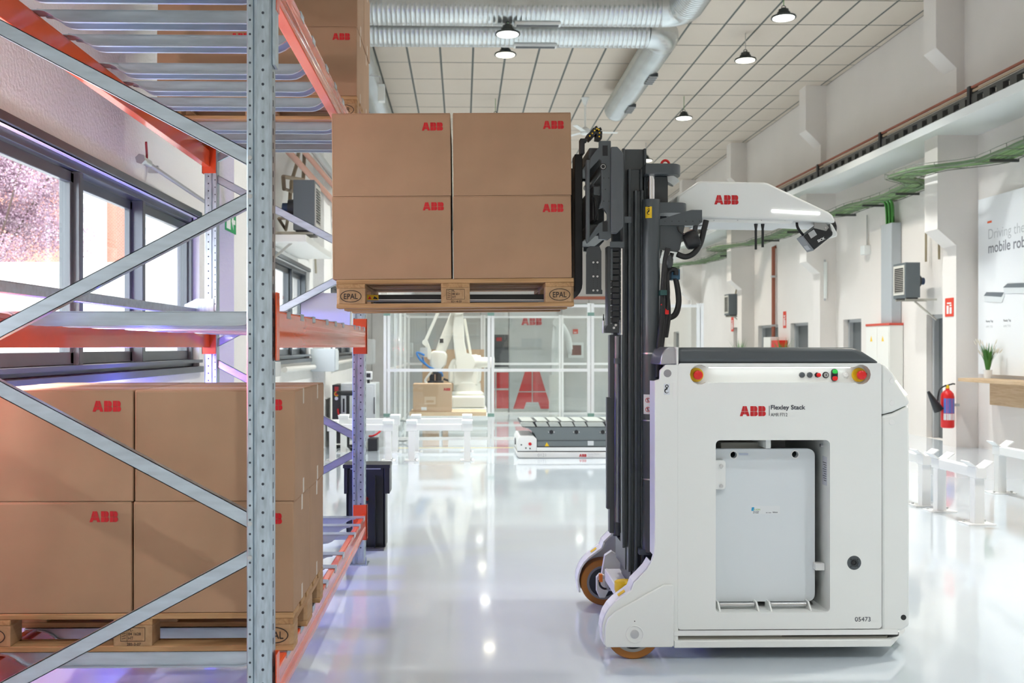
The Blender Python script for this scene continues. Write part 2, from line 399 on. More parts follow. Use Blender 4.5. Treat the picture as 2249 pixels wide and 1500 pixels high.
# one support bar, shared by all levels
zt, xi0, xi1 = BH, RX0+.045, RX1-.045
xs = [0, .03, .055, .08, .105, .13]; zs = [-.002, -.006, -.018, -.036, -.047, -.050]
low = [(xi0-.0+a, BH+b) for a, b in zip(xs, zs)]+[(xi1-a, BH+b) for a, b in reversed(list(zip(xs, zs)))]
bm_ = M()
top = [(RX0-.010, BH+.004), (RX1+.010, BH+.004)]
for yo in (-.040, .037):
    bm_.prism([(xi0, BH+.002)]+low+[(xi1, BH+.002)], 'y', yo, yo+.003)
bm_.box(RX0-.010, RX1+.010, -.040, .040, BH+.001, BH+.005)
for sx, s in ((RX0-.010, 1), (RX1+.010, -1)): bm_.box(sx, sx+.003*s, -.040, .040, BH-.022, BH+.003)
for i in range(len(low)-1):                                   # rolled lower lips following the bend
    (xa, za), (xb, zb) = low[i], low[i+1]
    for y0, y1 in ((-.052, -.040), (.040, .052)):
        bm_.prism([(xa, za), (xb, zb), (xb, zb+.006), (xa, za+.006)], 'y', y0, y1)
bar_me = bm_.mesh('support_bar', None, 25); bar_me.materials.append(galvbar)
pieces = [('connector', None)]
for lv in LV:
    for side in (0, 1):
        pr = [((RX1-.040+a) if side else (RX0+.040-a), lv+b) for a, b in bprof]
        o = M().prism(pr, 'y', RY0+UD+.006, RY1-.006).build('beam', orange, rack, bevel=.002)
        for y in (RY0+UD, RY1-.006):
            xa, xb = (RX1-UW+.006, RX1+.014) if side else (RX0-.014, RX0+UW-.006)
            c = M().box(xa, xb, y, y+.006, lv-.045, lv+.196)
            xo = xb-.004 if side else xa; c.box(xo, xo+.004, y-.05 if y < 5 else y, y if y < 5 else y+.05, lv-.045, lv+.196)
            for zz in (.0, .165): c.cyl((xa+.055, y+.003, lv+zz), (xa+.055, y-.006, lv+zz), .007, 8)
            c.build('connector', orange, o)
    for y in BY:
        o = bpy.data.objects.new('support_bar', bar_me); C.objects.link(o); o.parent = rack
        o.location = Vector((0, y, lv))-ORG[rack.name]
# rear stop rail behind the middle level, its bracket plates, end stop plate
M().box(-1.87, -1.82, RY0-.3, RY1, 1.715, 1.765).build('stop_rail', galvbar, rack, bevel=.005)
for y in (RY0-.006, RY1-.008):
    M().prism([(-1.90, 1.70), (-1.72, 1.70), (-1.70, 1.72), (-1.70, 1.83), (-1.82, 1.83), (-1.90, 1.79)], 'y', y, y+.005).build('stop_bracket', galv, rack)
M().prism([(-1.12, 1.635), (-.78, 1.635), (-.78, 1.875), (-1.00, 1.875), (-1.12, 1.84)], 'y', RY1+.08, RY1+.086).build('stop_plate', mat('plate_white', (.66, .66, .74), .4), rack)
M().box(RX1+.001, RX1+.012, RY0+.01, RY0+.072, 2.49, 2.95).build('splice_plate', galv, rack, bevel=.002)

# ================================================================ pallets
def pallet(loc, label, marks, group='wooden block pallets'):
    x, y, z = loc; t = thing('wooden_pallet', label, 'pallet', loc, group)
    def b(name, m, *q): return M().box(x+q[0], x+q[1], y+q[2], y+q[3], z+q[4], z+q[5]).build(name, m, t, bevel=.003)
    for y0, y1 in ((0, .145), (.186, .286), (.3275, .4725), (.514, .614), (.655, .80)): b('deck_board', wood, 0, 1.2, y0, y1, .122, .144)
    for x0 in (0, .5275, 1.055): b('stringer_board', woody, x0, x0+.145, 0, .8, .1, .122)
    for y0, y1 in ((0, .1), (.3275, .4725), (.7, .8)): b('bottom_board', wood, 0, 1.2, y0, y1, 0, .022)
    k = 0
    for y0, y1 in ((0, .1), (.3275, .4725), (.7, .8)):
        for x0 in (0, .5275, 1.055):
            x1 = x0+.145
            q = [(x0, y0), (x1, y0), (x1, y1), (x0, y1)]
            if x0 == 0: q = [(x0, y0+.014), (x0+.014, y0), (x1, y0), (x1, y1), (x0, y1)]
            if x0 > 1: q = [(x0, y0), (x1-.014, y0), (x1, y0+.014), (x1, y1), (x0, y1)]
            o = M().prism([(x+a, y+c) for a, c in q], 'z', z+.022, z+.1).build('block', woodb, t, bevel=.002)
            if y0 == 0:
                s = marks[k]; k += 1; m = M(); cx, cz = x+(x0+x1)/2, z+.060; yy = y-.0012
                if isinstance(s, str):
                    ro, ri = [], []
                    for i in range(29):
                        a = 2*PI*i/28; ro.append((cx+.054*math.cos(a), cz+.031*math.sin(a))); ri.append((cx+.050*math.cos(a), cz+.0275*math.sin(a)))
                    for i in range(28): m.quad((ro[i][0], yy, ro[i][1]), (ro[i+1][0], yy, ro[i+1][1]), (ri[i+1][0], yy, ri[i+1][1]), (ri[i][0], yy, ri[i][1]))
                    wd_ = .070 if len(s) > 3 else .06; letters(m, s, (cx-wd_/2, yy, cz-.014), wd_, .028, bold=.012)
                else:
                    xa, xb, za, zb = cx-.046, cx+.046, cz-.020, cz+.032; e = .0016
                    for q4 in ((xa, xb, za, za+e), (xa, xb, zb-e, zb), (xa, xa+e, za, zb), (xb-e, xb, za, zb), (xa+.024, xa+.024+e, za, zb)):
                        m.quad((q4[0], yy, q4[2]), (q4[1], yy, q4[2]), (q4[1], yy, q4[3]), (q4[0], yy, q4[3]))
                    for i in range(5): m.quad((xa+.005, yy, za+.008+i*.009), (xa+.020, yy, za+.012+i*.009), (xa+.020, yy, za+.014+i*.009), (xa+.005, yy, za+.010+i*.009))
                    for i, l in enumerate(s[:3]): letters(m, l, (xa+.029, yy, zb-.014-i*.0155), height=.0105, bold=.01)
                    letters(m, s[3], (cx-.022, yy, cz-.036), height=.0105, bold=.012)
                m.build('brand_mark', ink, o)
    return t
# ================================================================ cartons
CL, CD, CH = .598, .398, .418
def carton_proto():
    t = thing('cardboard_carton', '', 'carton')
    M().box(0, CL, 0, CD, 0, CH-.004).build('carton_body', card, t, bevel=.004, seg=3)
    for y0, y1 in ((.0015, CD/2-.0015), (CD/2+.0015, CD-.0015)): M().box(.0015, CL-.0015, y0, y1, CH-.006, CH).build('flap', card, t, bevel=.002)
    for xe, s in ((0, -1), (CL, 1)):
        for z0, z1 in ((CH-.062, CH-.002), (.004, .062)): M().box(xe-.0004, xe+.0006*s, CD/2-.016, CD/2+.016, z0, z1).build('tape', tapem, t)
    M().box(-.0003, CL+.0003, CD/2-.024, CD/2+.024, CH, CH+.0005).build('tape', tapem, t)
    M().box(.006, .0065, -.0006, .0004, .01, CH-.012).build('crease', card2, t)
    logo(M(), (CL-.146, -.0012, CH-.074), .106).build('printed_logo', redp, t, label='red three-letter logo')
    return t
CP = carton_proto(); first = [True]
def carton(loc, label, group, dz=0, dx=0, rz=0):
    o = CP if first[0] else copy_tree(CP); first[0] = False
    o.location = loc; o['label'] = label; o['group'] = group; o.rotation_euler = (0, 0, rz)
    for c in o.children:
        if c.name.startswith('printed_logo'): c.location = (dx, 0, dz)
    return o
def stack(px0, py0, pz0, where, grp, gx=.004, jit=.0018, parent=None):
    out = []
    for k, lay in ((0, 'bottom'), (1, 'top')):
        for j, row in ((0, 'front'), (1, 'back')):
            for i, sd in ((0, 'left'), (1, 'right')):
                r = random.uniform(-jit, jit)
                o = carton((px0+i*(CL+gx)+r-(.004 if k == 0 else -.0), py0+j*(CD+.003)+random.uniform(0, jit), pz0+k*(CH+.001)),
                           'brown carton %s, %s layer, %s row, %s one' % (where, lay, row, sd), grp, -.004*k+random.uniform(-.012, .004), random.uniform(-.012, .006))
                out.append(o)
    return out
PA = Vector((-1.835, 3.76, LV[0]+BH+.006))
pallet(PA, 'wooden pallet on the lowest orange rack beams, under the nearest cartons', ['EPAL', ('PL-', '84 1628', 'HT', '285-3-07'), 'EPAL'])
stack(PA.x+.002, PA.y+.001, PA.z+.145, 'on the lowest rack level', 'cartons on the low rack pallet', gx=.006)
PC = Vector((-1.835, 6.03, LV[2]+BH+.006))
pallet(PC, 'wooden pallet on the top orange rack beams, stamped with an oval mark', ['EUR', ('PL', '11 204', 'HT', '118-2-05'), 'EUR'])
stack(PC.x+.002, PC.y+.001, PC.z+.145, 'on the top rack level', 'cartons on the high rack pallet')
PBx, PBy, PBz = -.633, 5.03, 1.706
lt = pallet((PBx, PBy, PBz), 'wooden pallet lifted on the black forks of the white robot', ['EPAL', ('PL', '08 651', 'HT', '021-4-03'), 'EPAL'])
lb = stack(PBx-.014, PBy-.002, PBz+.145, 'on the pallet raised by the robot', 'cartons on the lifted pallet', gx=.012)
for o in lb:                    # the lifted load leans a little towards the fork tips
    c = Vector((PBx+1.2, PBy, PBz)); a = math.radians(.55)
    v = o.location-c; R = Matrix.Rotation(-a, 3, 'Y'); o.location = c+R@v; o.rotation_euler = (0, -a, 0)
c = Vector((PBx+1.2, PBy, PBz)); v = lt.location-c; lt.location = c+Matrix.Rotation(-math.radians(.55), 3, 'Y')@v; lt.rotation_euler = (0, -math.radians(.55), 0)
# ================================================================ stacker robot
YB0, YB1 = 4.74, 5.88                       # body front and back faces
YM = (YB0+YB1)/2
rob = thing('stacker_robot', 'white autonomous forklift robot holding a raised pallet of cartons', 'forklift robot', (at(1680, 1400, YB0).x, YM, 0))
def mir(y): return 2*YM-y
SC = 2186/YB0
zc = lambda y, Y=YB0: PZ(y, Y)
# --- body shell with its openings
op = rrect(*[PXx(v, YB0) for v in (1572, 1823)], zc(1349), zc(968), .022)
def slot():
    xl, xr, zz = PXx(1537, YB0), PXx(1891, YB0), zc(823); R = 22/SC; pts = []
    x1, x2 = PXx(1556, YB0), PXx(1872, YB0); u, d = 16/SC, 17.5/SC
    for i in range(11): t = math.radians(50+260*i/10); pts.append((xl+R*math.cos(t), zz+R*math.sin(t)))
    pts += [(x1, zz-d-.003), (x1+.05, zz-d), (x2-.05, zz-d), (x2, zz-d-.003)]
    for i in range(11): t = math.radians(230+260*i/10); pts.append((xr+R*math.cos(t), zz+R*math.sin(t)))
    pts += [(x2-.01, zz+u), (x1+.01, zz+u)]
    return pts
bx0, bx1 = PXx(1489, YB0), PXx(1936, YB0)
sl = slot()
M().plate(rrect(bx0, bx1, zc(1386), zc(798), .014), [op, sl, circ(*P(YB0, [(1876, 1236)])[0], 15.5/SC)], 'y', YB0, YB0+.012).build('side_panel', white, rob)
M().plate(rrect(bx0, bx1, zc(1386), zc(798), .014), [op], 'y', YB1-.012, YB1).build('side_panel', white, rob)
# chassis behind the panel: box walls round the battery bay
xa, xb, za, zb = PXx(1566, YB0), PXx(1829, YB0), zc(1356), zc(962)
M().box(bx0+.01, xa-.004, YB0+.05, YB1-.02, zc(1384), zc(850)).box(xb+.004, bx1, YB0+.05, YB1-.02, zc(1384), zc(850)).box(xa-.004, xb+.004, YB0+.05, YB1-.02, zb+.004, zc(850)).box(bx0+.01, bx1, YB0+.05, YB1-.02, zc(850), zc(800)).box(xa-.004, xb+.004, YB0+.05, YB1-.02, zc(1384), za-.004).build('chassis', white, rob)
bay = M()
xa, xb, za, zb = PXx(1572, YB0), PXx(1823, YB0), zc(1349), zc(968)
bay.box(xa-.012, xa, YB0+.012, 5.4, za, zb).box(xb, xb+.012, YB0+.012, 5.4, za, zb).box(xa, xb, YB0+.012, 5.4, zb, zb+.012).box(xa, xb, YB0+.012, 5.4, za-.012, za).box(xa-.012, xb+.012, 5.4, 5.41, za, zb)
bay.build('battery_bay', white, rob)
# recessed control strip
M().plate(sl, [], 'y', YB0+.052, YB0+.056).build('control_panel', white, rob)
rim = M(); n = len(sl)
for i in range(n):
    (x0, z0), (x1, z1) = sl[i], sl[(i+1) % n]; rim.quad((x0, YB0+.004, z0), (x1, YB0+.004, z1), (x1, YB0+.054, z1), (x0, YB0+.054, z0))
rim.build('control_recess', white, rob)
M().box(PXx(1560, YB0), PXx(1868, YB0), YB0+.003, YB0+.03, zc(808.6), zc(807)).build('light_strip', emitr, rob)
for px in (1531, 1889):
    x, z = P(YB0+.03, [(px, 823.5)])[0]; yb = YB0+.052
    e = M().cyl((x, yb, z), (x, yb-.012, z), .034, 28).build('emergency_stop', yellow, rob, bevel=.002)
    M().lathe([(.010, 0), (.010, .016), (.021, .018), (.0225, .026), (.0215, .036), (.016, .040), (0, .041)], (x, yb-.012, z), (0, -1, 0), 28).build('stop_knob', red, e)
for px, kind in ((1761, 'cap'), (1778, 'cap'), (1796, 'push'), (1813, 'key'), (1832, 'dual'), (1857, 'reset')):
    x, z = P(YB0+.05, [(px, 823.5)])[0]; yb = YB0+.052
    if kind == 'cap': M().lathe([(.013, 0), (.014, .003), (.013, .010), (.011, .012), (0, .012)], (x, yb, z), (0, -1, 0), 20).build('button', grey, rob)
    elif kind == 'push':
        b = M().cyl((x-.004, yb, z), (x-.004, yb-.008, z), .013, 6).build('button', black, rob); M().cyl((x, yb-.008, z), (x, yb-.022, z), .010, 20).build('button_cap', red, b, bevel=.002)
    elif kind == 'key':
        b = M().lathe([(.0155, 0), (.0155, .006), (.0135, .007), (.0135, .009), (0, .009)], (x, yb, z), (0, -1, 0), 24).build('key_switch', black, rob)
        M().cyl((x, yb-.009, z), (x, yb-.011, z), .011, 20).build('switch_face', steel, b); M().box(x-.0015, x+.0015, yb-.0125, yb-.011, z-.006, z+.006).build('key_slot', black, b)
    elif kind == 'dual':
        b = M().prism(rrect(x-.016, x+.016, z-.030, z+.030, .0155), 'y', yb, yb-.010).build('button', dgrey, rob, bevel=.002)
        M().prism(rrect(x-.0125, x+.0125, z+.006, z+.027, .009), 'y', yb-.010, yb-.017).build('button_cap', green, b, bevel=.002)
        M().prism(rrect(x-.0125, x+.0125, z-.027, z-.006, .009), 'y', yb-.010, yb-.017).build('button_cap', red, b, bevel=.002)
        M().box(x-.011, x+.011, yb-.013, yb-.010, z-.005, z+.005).build('button_cap', black, b)
    else:
        b = M().cyl((x, yb, z), (x, yb-.007, z), .0155, 24).build('button', whiteg, rob, bevel=.002); M().cyl((x, yb-.007, z), (x, yb-.012, z), .011, 20).build('button_cap', white, b, bevel=.002)
x, z = P(YB0+.03, [(1909, 824)])[0]; M().cyl((x, YB0+.051, z), (x, YB0+.046, z), .012, 16).build('port_cover', black, rob)
# dark rounded top cover
tc = M().prism(P(YB0, [(1489, 798), (1489, 763), (1872, 763), (1884, 766), (1898, 773), (1937, 798)]), 'y', YB0+.002, YB1-.002)
tc.build('top_cover', grey, rob, bevel=.022, seg=4)
M().prism(P(YB0, [(1489, 801), (1489, 762), (1470, 762), (1462, 767), (1455, 780), (1452, 801)]), 'y', YB0+.02, YB1-.02).build('cover_end', mat('satin_steel', (.42, .43, .47), .3, .8), rob, bevel=.005)
M().prism(P(YB0, [(1490, 801), (1490, 763), (1483, 762), (1486, 768), (1486.5, 801)]), 'y', YB0, YB1).build('cover_rim', white, rob)
# tail covers
M().prism(P(YB0, [(1938, 799), (1946, 803), (1962, 820), (1994, 872), (1998.5, 884), (1997, 889), (1962, 905), (1938, 911)]), 'y', YB0+.004, YB1-.004).build('tail_hatch', white, rob, bevel=.012, seg=3)
M().prism(P(YB0, [(1938, 913), (1962, 908), (1999, 890), (1999, 1376), (1981, 1387), (1938, 1389)]), 'y', YB0+.004, YB1-.004).build('tail_cover', white, rob, bevel=.014, seg=3)
pa, pb = at(1968, 836, YB0), at(1992.5, 867, YB0)
M().bar((pa.x, YB0+.003, pa.z), (pb.x, YB0+.003, pb.z), .006, .004).build('light_strip', mat('tail_light', (1, .98, .75), .5, emit=2.5), rob)
for px, py in ((1960, 837), (1960, 885), (1959, 928)):
    x, z = P(YB0, [(px, py)])[0]; M().cyl((x, YB0+.006, z), (x, YB0+.002, z), .0125, 20).build('screw_cap', whiteg, rob, bevel=.001)
x, z = P(YB0, [(1978, 1352)])[0]
M().cyl((PXx(1985, YB0), YB0+.002, zc(1362)), (PXx(1985, YB0), YB0+.006, zc(1362)), .013, 16).build('tail_opening', black, rob)
# charging socket
x, z = P(YB0, [(1876, 1236)])[0]
cs = M().lathe([(.034, 0), (.036, .004), (.033, .007), (.020, .008), (.018, .003), (0, .003)], (x, YB0+.006, z), (0, -1, 0), 30).build('charging_socket', grey, rob)
M().lathe([(.013, 0), (.013, .005), (.010, .006), (.008, .002), (0, .002)], (x, YB0+.003, z), (0, -1, 0), 18).build('socket_core', black, cs)
for k in range(4):
    a = PI/4+k*PI/2; M().cyl((x+.024*math.cos(a), YB0, z+.024*math.sin(a)), (x+.024*math.cos(a), YB0-.003, z+.024*math.sin(a)), .003, 8).build('screw', black, cs)
# printing on the panel
yy = YB0-.0012
def printed(name, s, x0, x1, y1, m=navy, y0=None, bold=0.0, parent=None, Y=yy):
    a = at(x0, y1, Y); b = at(x1, y1, Y); hgt = None if y0 is None else at(x0, y0, Y).z-a.z
    return letters(M(), s, a, b.x-a.x, hgt, bold=bold).build(name, m, parent or rob)
a, b = at(1625, 914, yy), at(1682, 914, yy); logo(M(), a, b.x-a.x).build('printed_logo', redp, rob, label='red three-letter logo')
M().box(PXx(1689.3, yy), PXx(1690.3, yy), yy, yy+.001, zc(914), zc(892)).build('divider_line', navy, rob)
printed('printed_name', 'Flexley Stack', 1693, 1769, 902.5, y0=889.5, bold=.02)
printed('printed_name', 'AMR F712', 1693, 1729.5, 914.5, y0=907)
printed('printed_number', '05473', 1878, 1912, 1365, y0=1355)
# battery pack in the bay
YP = YB0+.10
bat = M().plate(rrect(PXx(1560, YP), PXx(1790, YP), PZ(1325, YP), PZ(987, YP), .035), [circ(*P(YP, [(1611, 999)])[0], .016), circ(*P(YP, [(1746, 998)])[0], .016)], 'y', YP, YP+.03).build('battery_pack', mat('battery_white', (.70, .745, .775), .35), rob, bevel=.003)
M().box(PXx(1565, YP), PXx(1788, YP), YP+.032, YP+.45, PZ(1322, YP), PZ(1005, YP)).build('battery_case', mat('battery_case', (.045, .055, .06), .5, bump=.2, bscale=20), bat)
for px, py in ((1611, 999), (1746, 998)):
    x, z = P(YP, [(px, py)])[0]; M().lathe([(.016, 0), (.021, 0), (.021, .004), (.016, .004)], (x, YP+.001, z), (0, -1, 0), 24, True).build('grip_ring', whiteg, bat)
M().box(PXx(1623, YP), PXx(1643, YP), YP-.001, YP, PZ(1001, YP), PZ(996.5, YP)).build('sticker', mat('sticker_blue', (.5, .55, .68), .5), bat)
M().box(PXx(1650, YP), PXx(1713, YP), YP-.0008, YP, PZ(1131, YP), PZ(1113, YP)).build('sticker', mat('sticker_white', (.74, .77, .79), .4), bat)
a = at(1650, 1122, YP-.0012); b = at(1656, 1114, YP-.0012)
M().quad((a.x, a.y, a.z), (a.x+.012, a.y, a.z), (a.x+.015, a.y, b.z), (a.x+.003, a.y, b.z)).build('printed_logo', mat('sticker_cyan', (.03, .35, .62), .5), bat)
a = at(1657, 1121, YP-.0012); letters(M(), 'E-ION', a, .028, .008, bold=.02).build('printed_name', mat('lime', (.35, .52, .12), .5), bat)
for s, x0, x1, y in (('SOLUTION', 1654, 1667, 1124.5), ('BATTERIES', 1654, 1666, 1127.5), ('48V 150Ah', 1682, 1694, 1127), ('lithium', 1697, 1708, 1126.5)):
    a = at(x0, y, YP-.0012); letters(M(), s, a, PXx(x1, YP)-PXx(x0, YP), bold=.02).build('printed_name', navy, bat)
hp = M().prism(rrect(PXx(1560, YP-.03), PXx(1594, YP-.03), PZ(1077, YP-.03), PZ(1012, YP-.03), .016), 'y', YP-.03, YP-.004).build('latch_plate', whiteg, rob, bevel=.002)
for py in (1023, 1067):
    x, z = P(YP-.03, [(1584, py)])[0]; M().cyl((x, YP-.03, z), (x, YP-.038, z), .0085, 12).build('bolt', steel, hp)
for x0, x1 in ((1580, 1656), (1692, 1770)):
    z = PZ(1331, YB0+.07); r_ = M().cyl((PXx(x0, YB0+.07), YB0+.07, z), (PXx(x1, YB0+.07), YB0+.07, z), .011, 16).build('roller', steel, rob)
    for xe in (x0-4, x1+4):
        x = PXx(xe, YB0+.07); M().prism([(YB0+.02, zc(1349)), (YB0+.12, zc(1349)), (YB0+.12, z+.016), (YB0+.06, z+.016)], 'x', x-.004, x+.004).build('roller_bracket', white, r_)
M().box(PXx(1788, YB0+.08), PXx(1812, YB0+.06), YB0+.06, YB0+.10, PZ(1257, YB0+.06), PZ(1241, YB0+.06)).build('stop_block', whiteg, rob, bevel=.004)
for px, py in ((1767, 974), (1796, 984)):
    x, z = P(5.0, [(px, py)])[0]
    M().cyl((xb-.012, YB0+.10+(1796-px)*.004, zc(py)), (xb, YB0+.10+(1796-px)*.004, zc(py)), .009, 8).build('bolt', steel, rob)
M().box(xb-.0012, xb, YB0+.04, YB0+.10, zc(1072), zc(1008)).build('rating_plate', mat('rating', (.62, .64, .70), .4), rob)
for k in range(9): M().box(xb-.002, xb-.0012, YB0+.045, YB0+.092-(k % 3)*.008, zc(1022+k*5), zc(1020.6+k*5)).build('printed_line', navy, rob)
M().box(PXx(1580, 4.95), PXx(1680, 4.95), 4.92, 5.2, PZ(987, 4.95), PZ(972, 4.95)).build('connector_box', mat('beige_box', (.42, .42, .38), .5), rob, bevel=.003)
M().box(PXx(1682, 4.80), PXx(1693, 4.80), 4.80, 5.2, PZ(986, 4.8), PZ(968, 4.8)).build('divider_rib', white, rob)
# --- bumper and base
bump = [(PXx(1480, YB0), YB0-.012), (PXx(1955, YB0), YB0-.012), (2.235, 4.98), (2.235, mir(4.98)), (PXx(1955, YB0), mir(YB0-.012)), (PXx(1480, YB0), mir(YB0-.012))]
M().prism(bump, 'z', zc(1425), zc(1409)).build('bumper', white, rob, bevel=.004)
inn = [(PXx(1490, YB0), YB0+.012), (PXx(1950, YB0), YB0+.012), (2.20, 5.0), (2.20, mir(5.0)), (PXx(1950, YB0), mir(YB0+.012)), (PXx(1490, YB0), mir(YB0+.012))]
M().prism(inn, 'z', zc(1409), zc(1405)).build('bumper_tray', mat('tray_beige', (.30, .29, .25), .6), rob)
M().prism(rrect(PXx(1480, YB0), PXx(1972, YB0), zc(1399), zc(1388), .005), 'y', YB0-.003, YB1+.003).build('skirt_rail', whiteg, rob)
M().box(PXx(1490, YB0), PXx(1720, YB0), YB0+.02, YB1-.02, zc(1408), zc(1399)).build('skirt_gap', mat('tray_beige', (.30, .29, .25), .6), rob)
M().box(PXx(1495, YB0), PXx(1968, YB0), YB0+.05, YB1-.05, zc(1410), zc(1399)).build('under_tray', black, rob)
M().lathe([(.045, 0), (.045, .012), (.036, .018), (0, .018)], (2.08, YB0+.07, zc(1408)), (0, 0, 1), 20).build('corner_buffer', black, rob)
M().cyl((2.20, 4.99, zc(1403)), (2.255, 5.05, zc(1403)), .012, 12).build('bumper_pin', whiteg, rob)
wx = at(1391, 1395, YB0+.02).x
M().box(wx+.42, wx+.62, YB0+.2, YB0+.24, .002, .07).build('ground_strap', rubber, rob)
M().cyl((2.0, YM, .075), (2.0, YM-.06, .075), .07, 24).build('drive_wheel', rubber, rob)
# --- side frames, legs, fenders, wheels (near and far side)
frame = [(1490, 801), (1463, 801), (1450, 813), (1449, 833), (1438, 836), (1438, 1192), (1436, 1215), (1430, 1235), (1421, 1250), (1408, 1264), (1392, 1280), (1386, 1297), (1376, 1304), (1352, 1322), (1340, 1334), (1330, 1350), (1324, 1368), (1322, 1385), (1326, 1416), (1490, 1420)]
fr = P(YB0, frame)
legp = P(YB0, [(1478, 1283), (1456, 1283), (1348, 1343), (1334, 1358), (1328, 1376), (1327, 1414), (1331, 1420), (1475, 1420), (1479, 1415)])
wz = .132
for side in (0, 1):
    f = (lambda y: y) if side == 0 else mir
    hub = circ(wx, wz, .055, 24)
    sf = M().prism(fr, 'y', f(YB0+.0), f(YB0+.022)).build('side_frame', white, rob, bevel=.004)
    M().prism(legp, 'y', f(YB0-.016), f(YB0+.0)).build('leg_cover', white, rob, bevel=.005, seg=3)
    # column of the side frame that carries the mast
    M().box(PXx(1438.5, YB0), bx0+.02, f(YB0+.02), f(YB0+.13), zc(1225), zc(838)).build('frame_column', white, rob)
    # fender: strip over the wheel
    st = P(YB0, [(1430, 1235), (1421, 1250), (1408, 1264), (1392, 1280), (1386, 1297), (1352, 1322), (1340, 1334), (1330, 1350), (1324, 1368), (1322, 1385), (1326, 1416)])
    m = M()
    for i in range(len(st)-1):
        (x0, z0), (x1, z1) = st[i], st[i+1]; dv = Vector((x1-x0, z1-z0)); nrm = Vector((-dv.y, dv.x)).normalized()*.010
        m.prism([(x0, z0), (x1, z1), (x1+nrm.x, z1+nrm.y), (x0+nrm.x, z0+nrm.y)], 'y', f(YB0+.004), f(YB0+.125))
    m.build('fender', whiteg, rob)
    a = Vector((st[4][0], 0, st[4][1])); b = Vector((st[5][0], 0, st[5][1])); c_ = (a+b)*.5; t = (b-a).normalized(); n_ = Vector((t.z, 0, -t.x)); n_ = n_ if n_.z > 0 else -n_
    q = [c_+t*s1*.020+n_*.0018+Vector((0, f(YB0+.06+s2*.022), 0)) for s1, s2 in ((-1, -1), (1, -1), (1, 1), (-1, 1))]
    M().quad(*q).build('warning_sticker', yellow, rob)
    # wheel
    y0, y1 = f(YB0+.024), f(YB0+.119)
    w = M().lathe([(.098, 0), (.126, 0), (.132, .006), (.132, .089), (.126, .095), (.098, .095)], (wx, min(y0, y1), wz), (0, 1, 0), 48, True).build('wheel', tire, rob)
    M().lathe([(.084, .004), (.0985, .002), (.0985, .093), (.084, .091)], (wx, min(y0, y1), wz), (0, 1, 0), 40, True).build('rim', mat('rim_steel', (.32, .33, .33), .4, .7), w)
    M().lathe([(0, .012), (.084, .012), (.084, .083), (0, .083)], (wx, min(y0, y1), wz), (0, 1, 0), 32).build('wheel_disc', dgrey, w)
    M().lathe([(0, -.004), (.022, -.004), (.03, .004), (.03, .10), (0, .10)], (wx, min(y0, y1), wz), (0, 1, 0), 24).build('axle_hub', white, w)
    if side == 0:
        M().lathe([(.0395, 0), (.0425, .0), (.0425, .002), (.0395, .003)], (wx, YB0-.016, wz), (0, -1, 0), 36, True).build('hub_ring', whiteg, w)
        M().lathe([(.021, 0), (.021, .002), (0, .0035)], (wx, YB0-.016, wz), (0, -1, 0), 24).build('hub_cap', steel, w)
        M().cyl((wx, YB0-.0155, wz+.062), (wx, YB0-.0168, wz+.062), .0028, 8).build('inspection_hole', black, w)
        x, z = P(YB0, [(1329.5, 1420)])[0]; M().cyl((x, YB0-.016, z), (x, YB0-.022, z), .005, 6).build('bolt', steel, w)
# hook pictogram, slot and round opening on the near side frame
def hook(m, cx, cz, s, Y):
    for i in range(16):
        a0, a1 = 2*PI*i/16, 2*PI*(i+1)/16
        m.quad(*[(cx+s*r*math.cos(a), Y, cz+s*(.33+r*math.sin(a))) for r, a in ((.10, a0), (.10, a1), (.19, a1), (.19, a0))])
    m.quad((cx-s*.06, Y, cz+s*.16), (cx+s*.06, Y, cz+s*.16), (cx+s*.10, Y, cz+s*.02), (cx-s*.06, Y, cz-s*.02))
    for i in range(14):
        a0, a1 = math.radians(85+250*i/14), math.radians(85+250*(i+1)/14)
        t0, t1 = .09*(1-i/16), .09*(1-(i+1)/16)
        m.quad(*[(cx+s*r*math.cos(a), Y, cz+s*(-.18+r*math.sin(a))) for r, a in ((.22-t0, a0), (.22-t1, a1), (.22+t1, a1), (.22+t0, a0))])
x, z = P(YB0, [(1466, 820)])[0]
M().cyl((x, YB0+.003, z), (x, YB0-.0008, z), .0185, 24).build('lifting_hole', mat('hole_steel', (.30, .30, .33), .3, .7), rob)
x, z = P(YB0, [(1464.5, 855)])[0]
hk = M().box(x-.014, x+.014, YB0-.0006, YB0, z-.026, z+.026).build('hook_label', mat('label_pale', (.68, .72, .78), .4), rob); m = M(); hook(m, x, z, .044, YB0-.0014); m.build('hook_symbol', black, hk)
M().prism(rrect(PXx(1478, YB0), PXx(1483, YB0), zc(877), zc(842), .004), 'y', YB0-.0015, YB0+.002).build('slot_trim', whiteg, rob)

# ================================================================ mast
YN = 5.06                                   # near face of the mast
def chan(name, px0, px1, py0, py1, dy=.0, w=.07, m=grey, fl=.014):
    for side in (0, 1):
        f = (lambda y: y) if side == 0 else mir
        Y = YN+dy; x0, x1 = PXx(px0, Y), PXx(px1, Y); z0, z1 = PZ(py1, Y), PZ(py0, Y)
        t = min(fl, (x1-x0)/3)
        pr = [(x0, Y), (x0+t, Y), (x0+t, Y+w*.35), (x1-t, Y+w*.35), (x1-t, Y), (x1, Y), (x1, Y+w), (x0, Y+w)]
        M().prism([(a, f(b)) for a, b in pr], 'z', z0, z1).build(name, m, rob, bevel=.003)
chan('mast_channel', 1367, 1420, 324, 1205, .055)
chan('mast_channel', 1380, 1412, 369, 1258, .035)
chan('mast_channel', 1394, 1414, 416, 1300, .015)
M().box(PXx(1341, YN), PXx(1366, YN), YN+.03, YN+.09, PZ(1175, YN), PZ(735, YN)).build('mast_channel', dgrey, rob, bevel=.003)
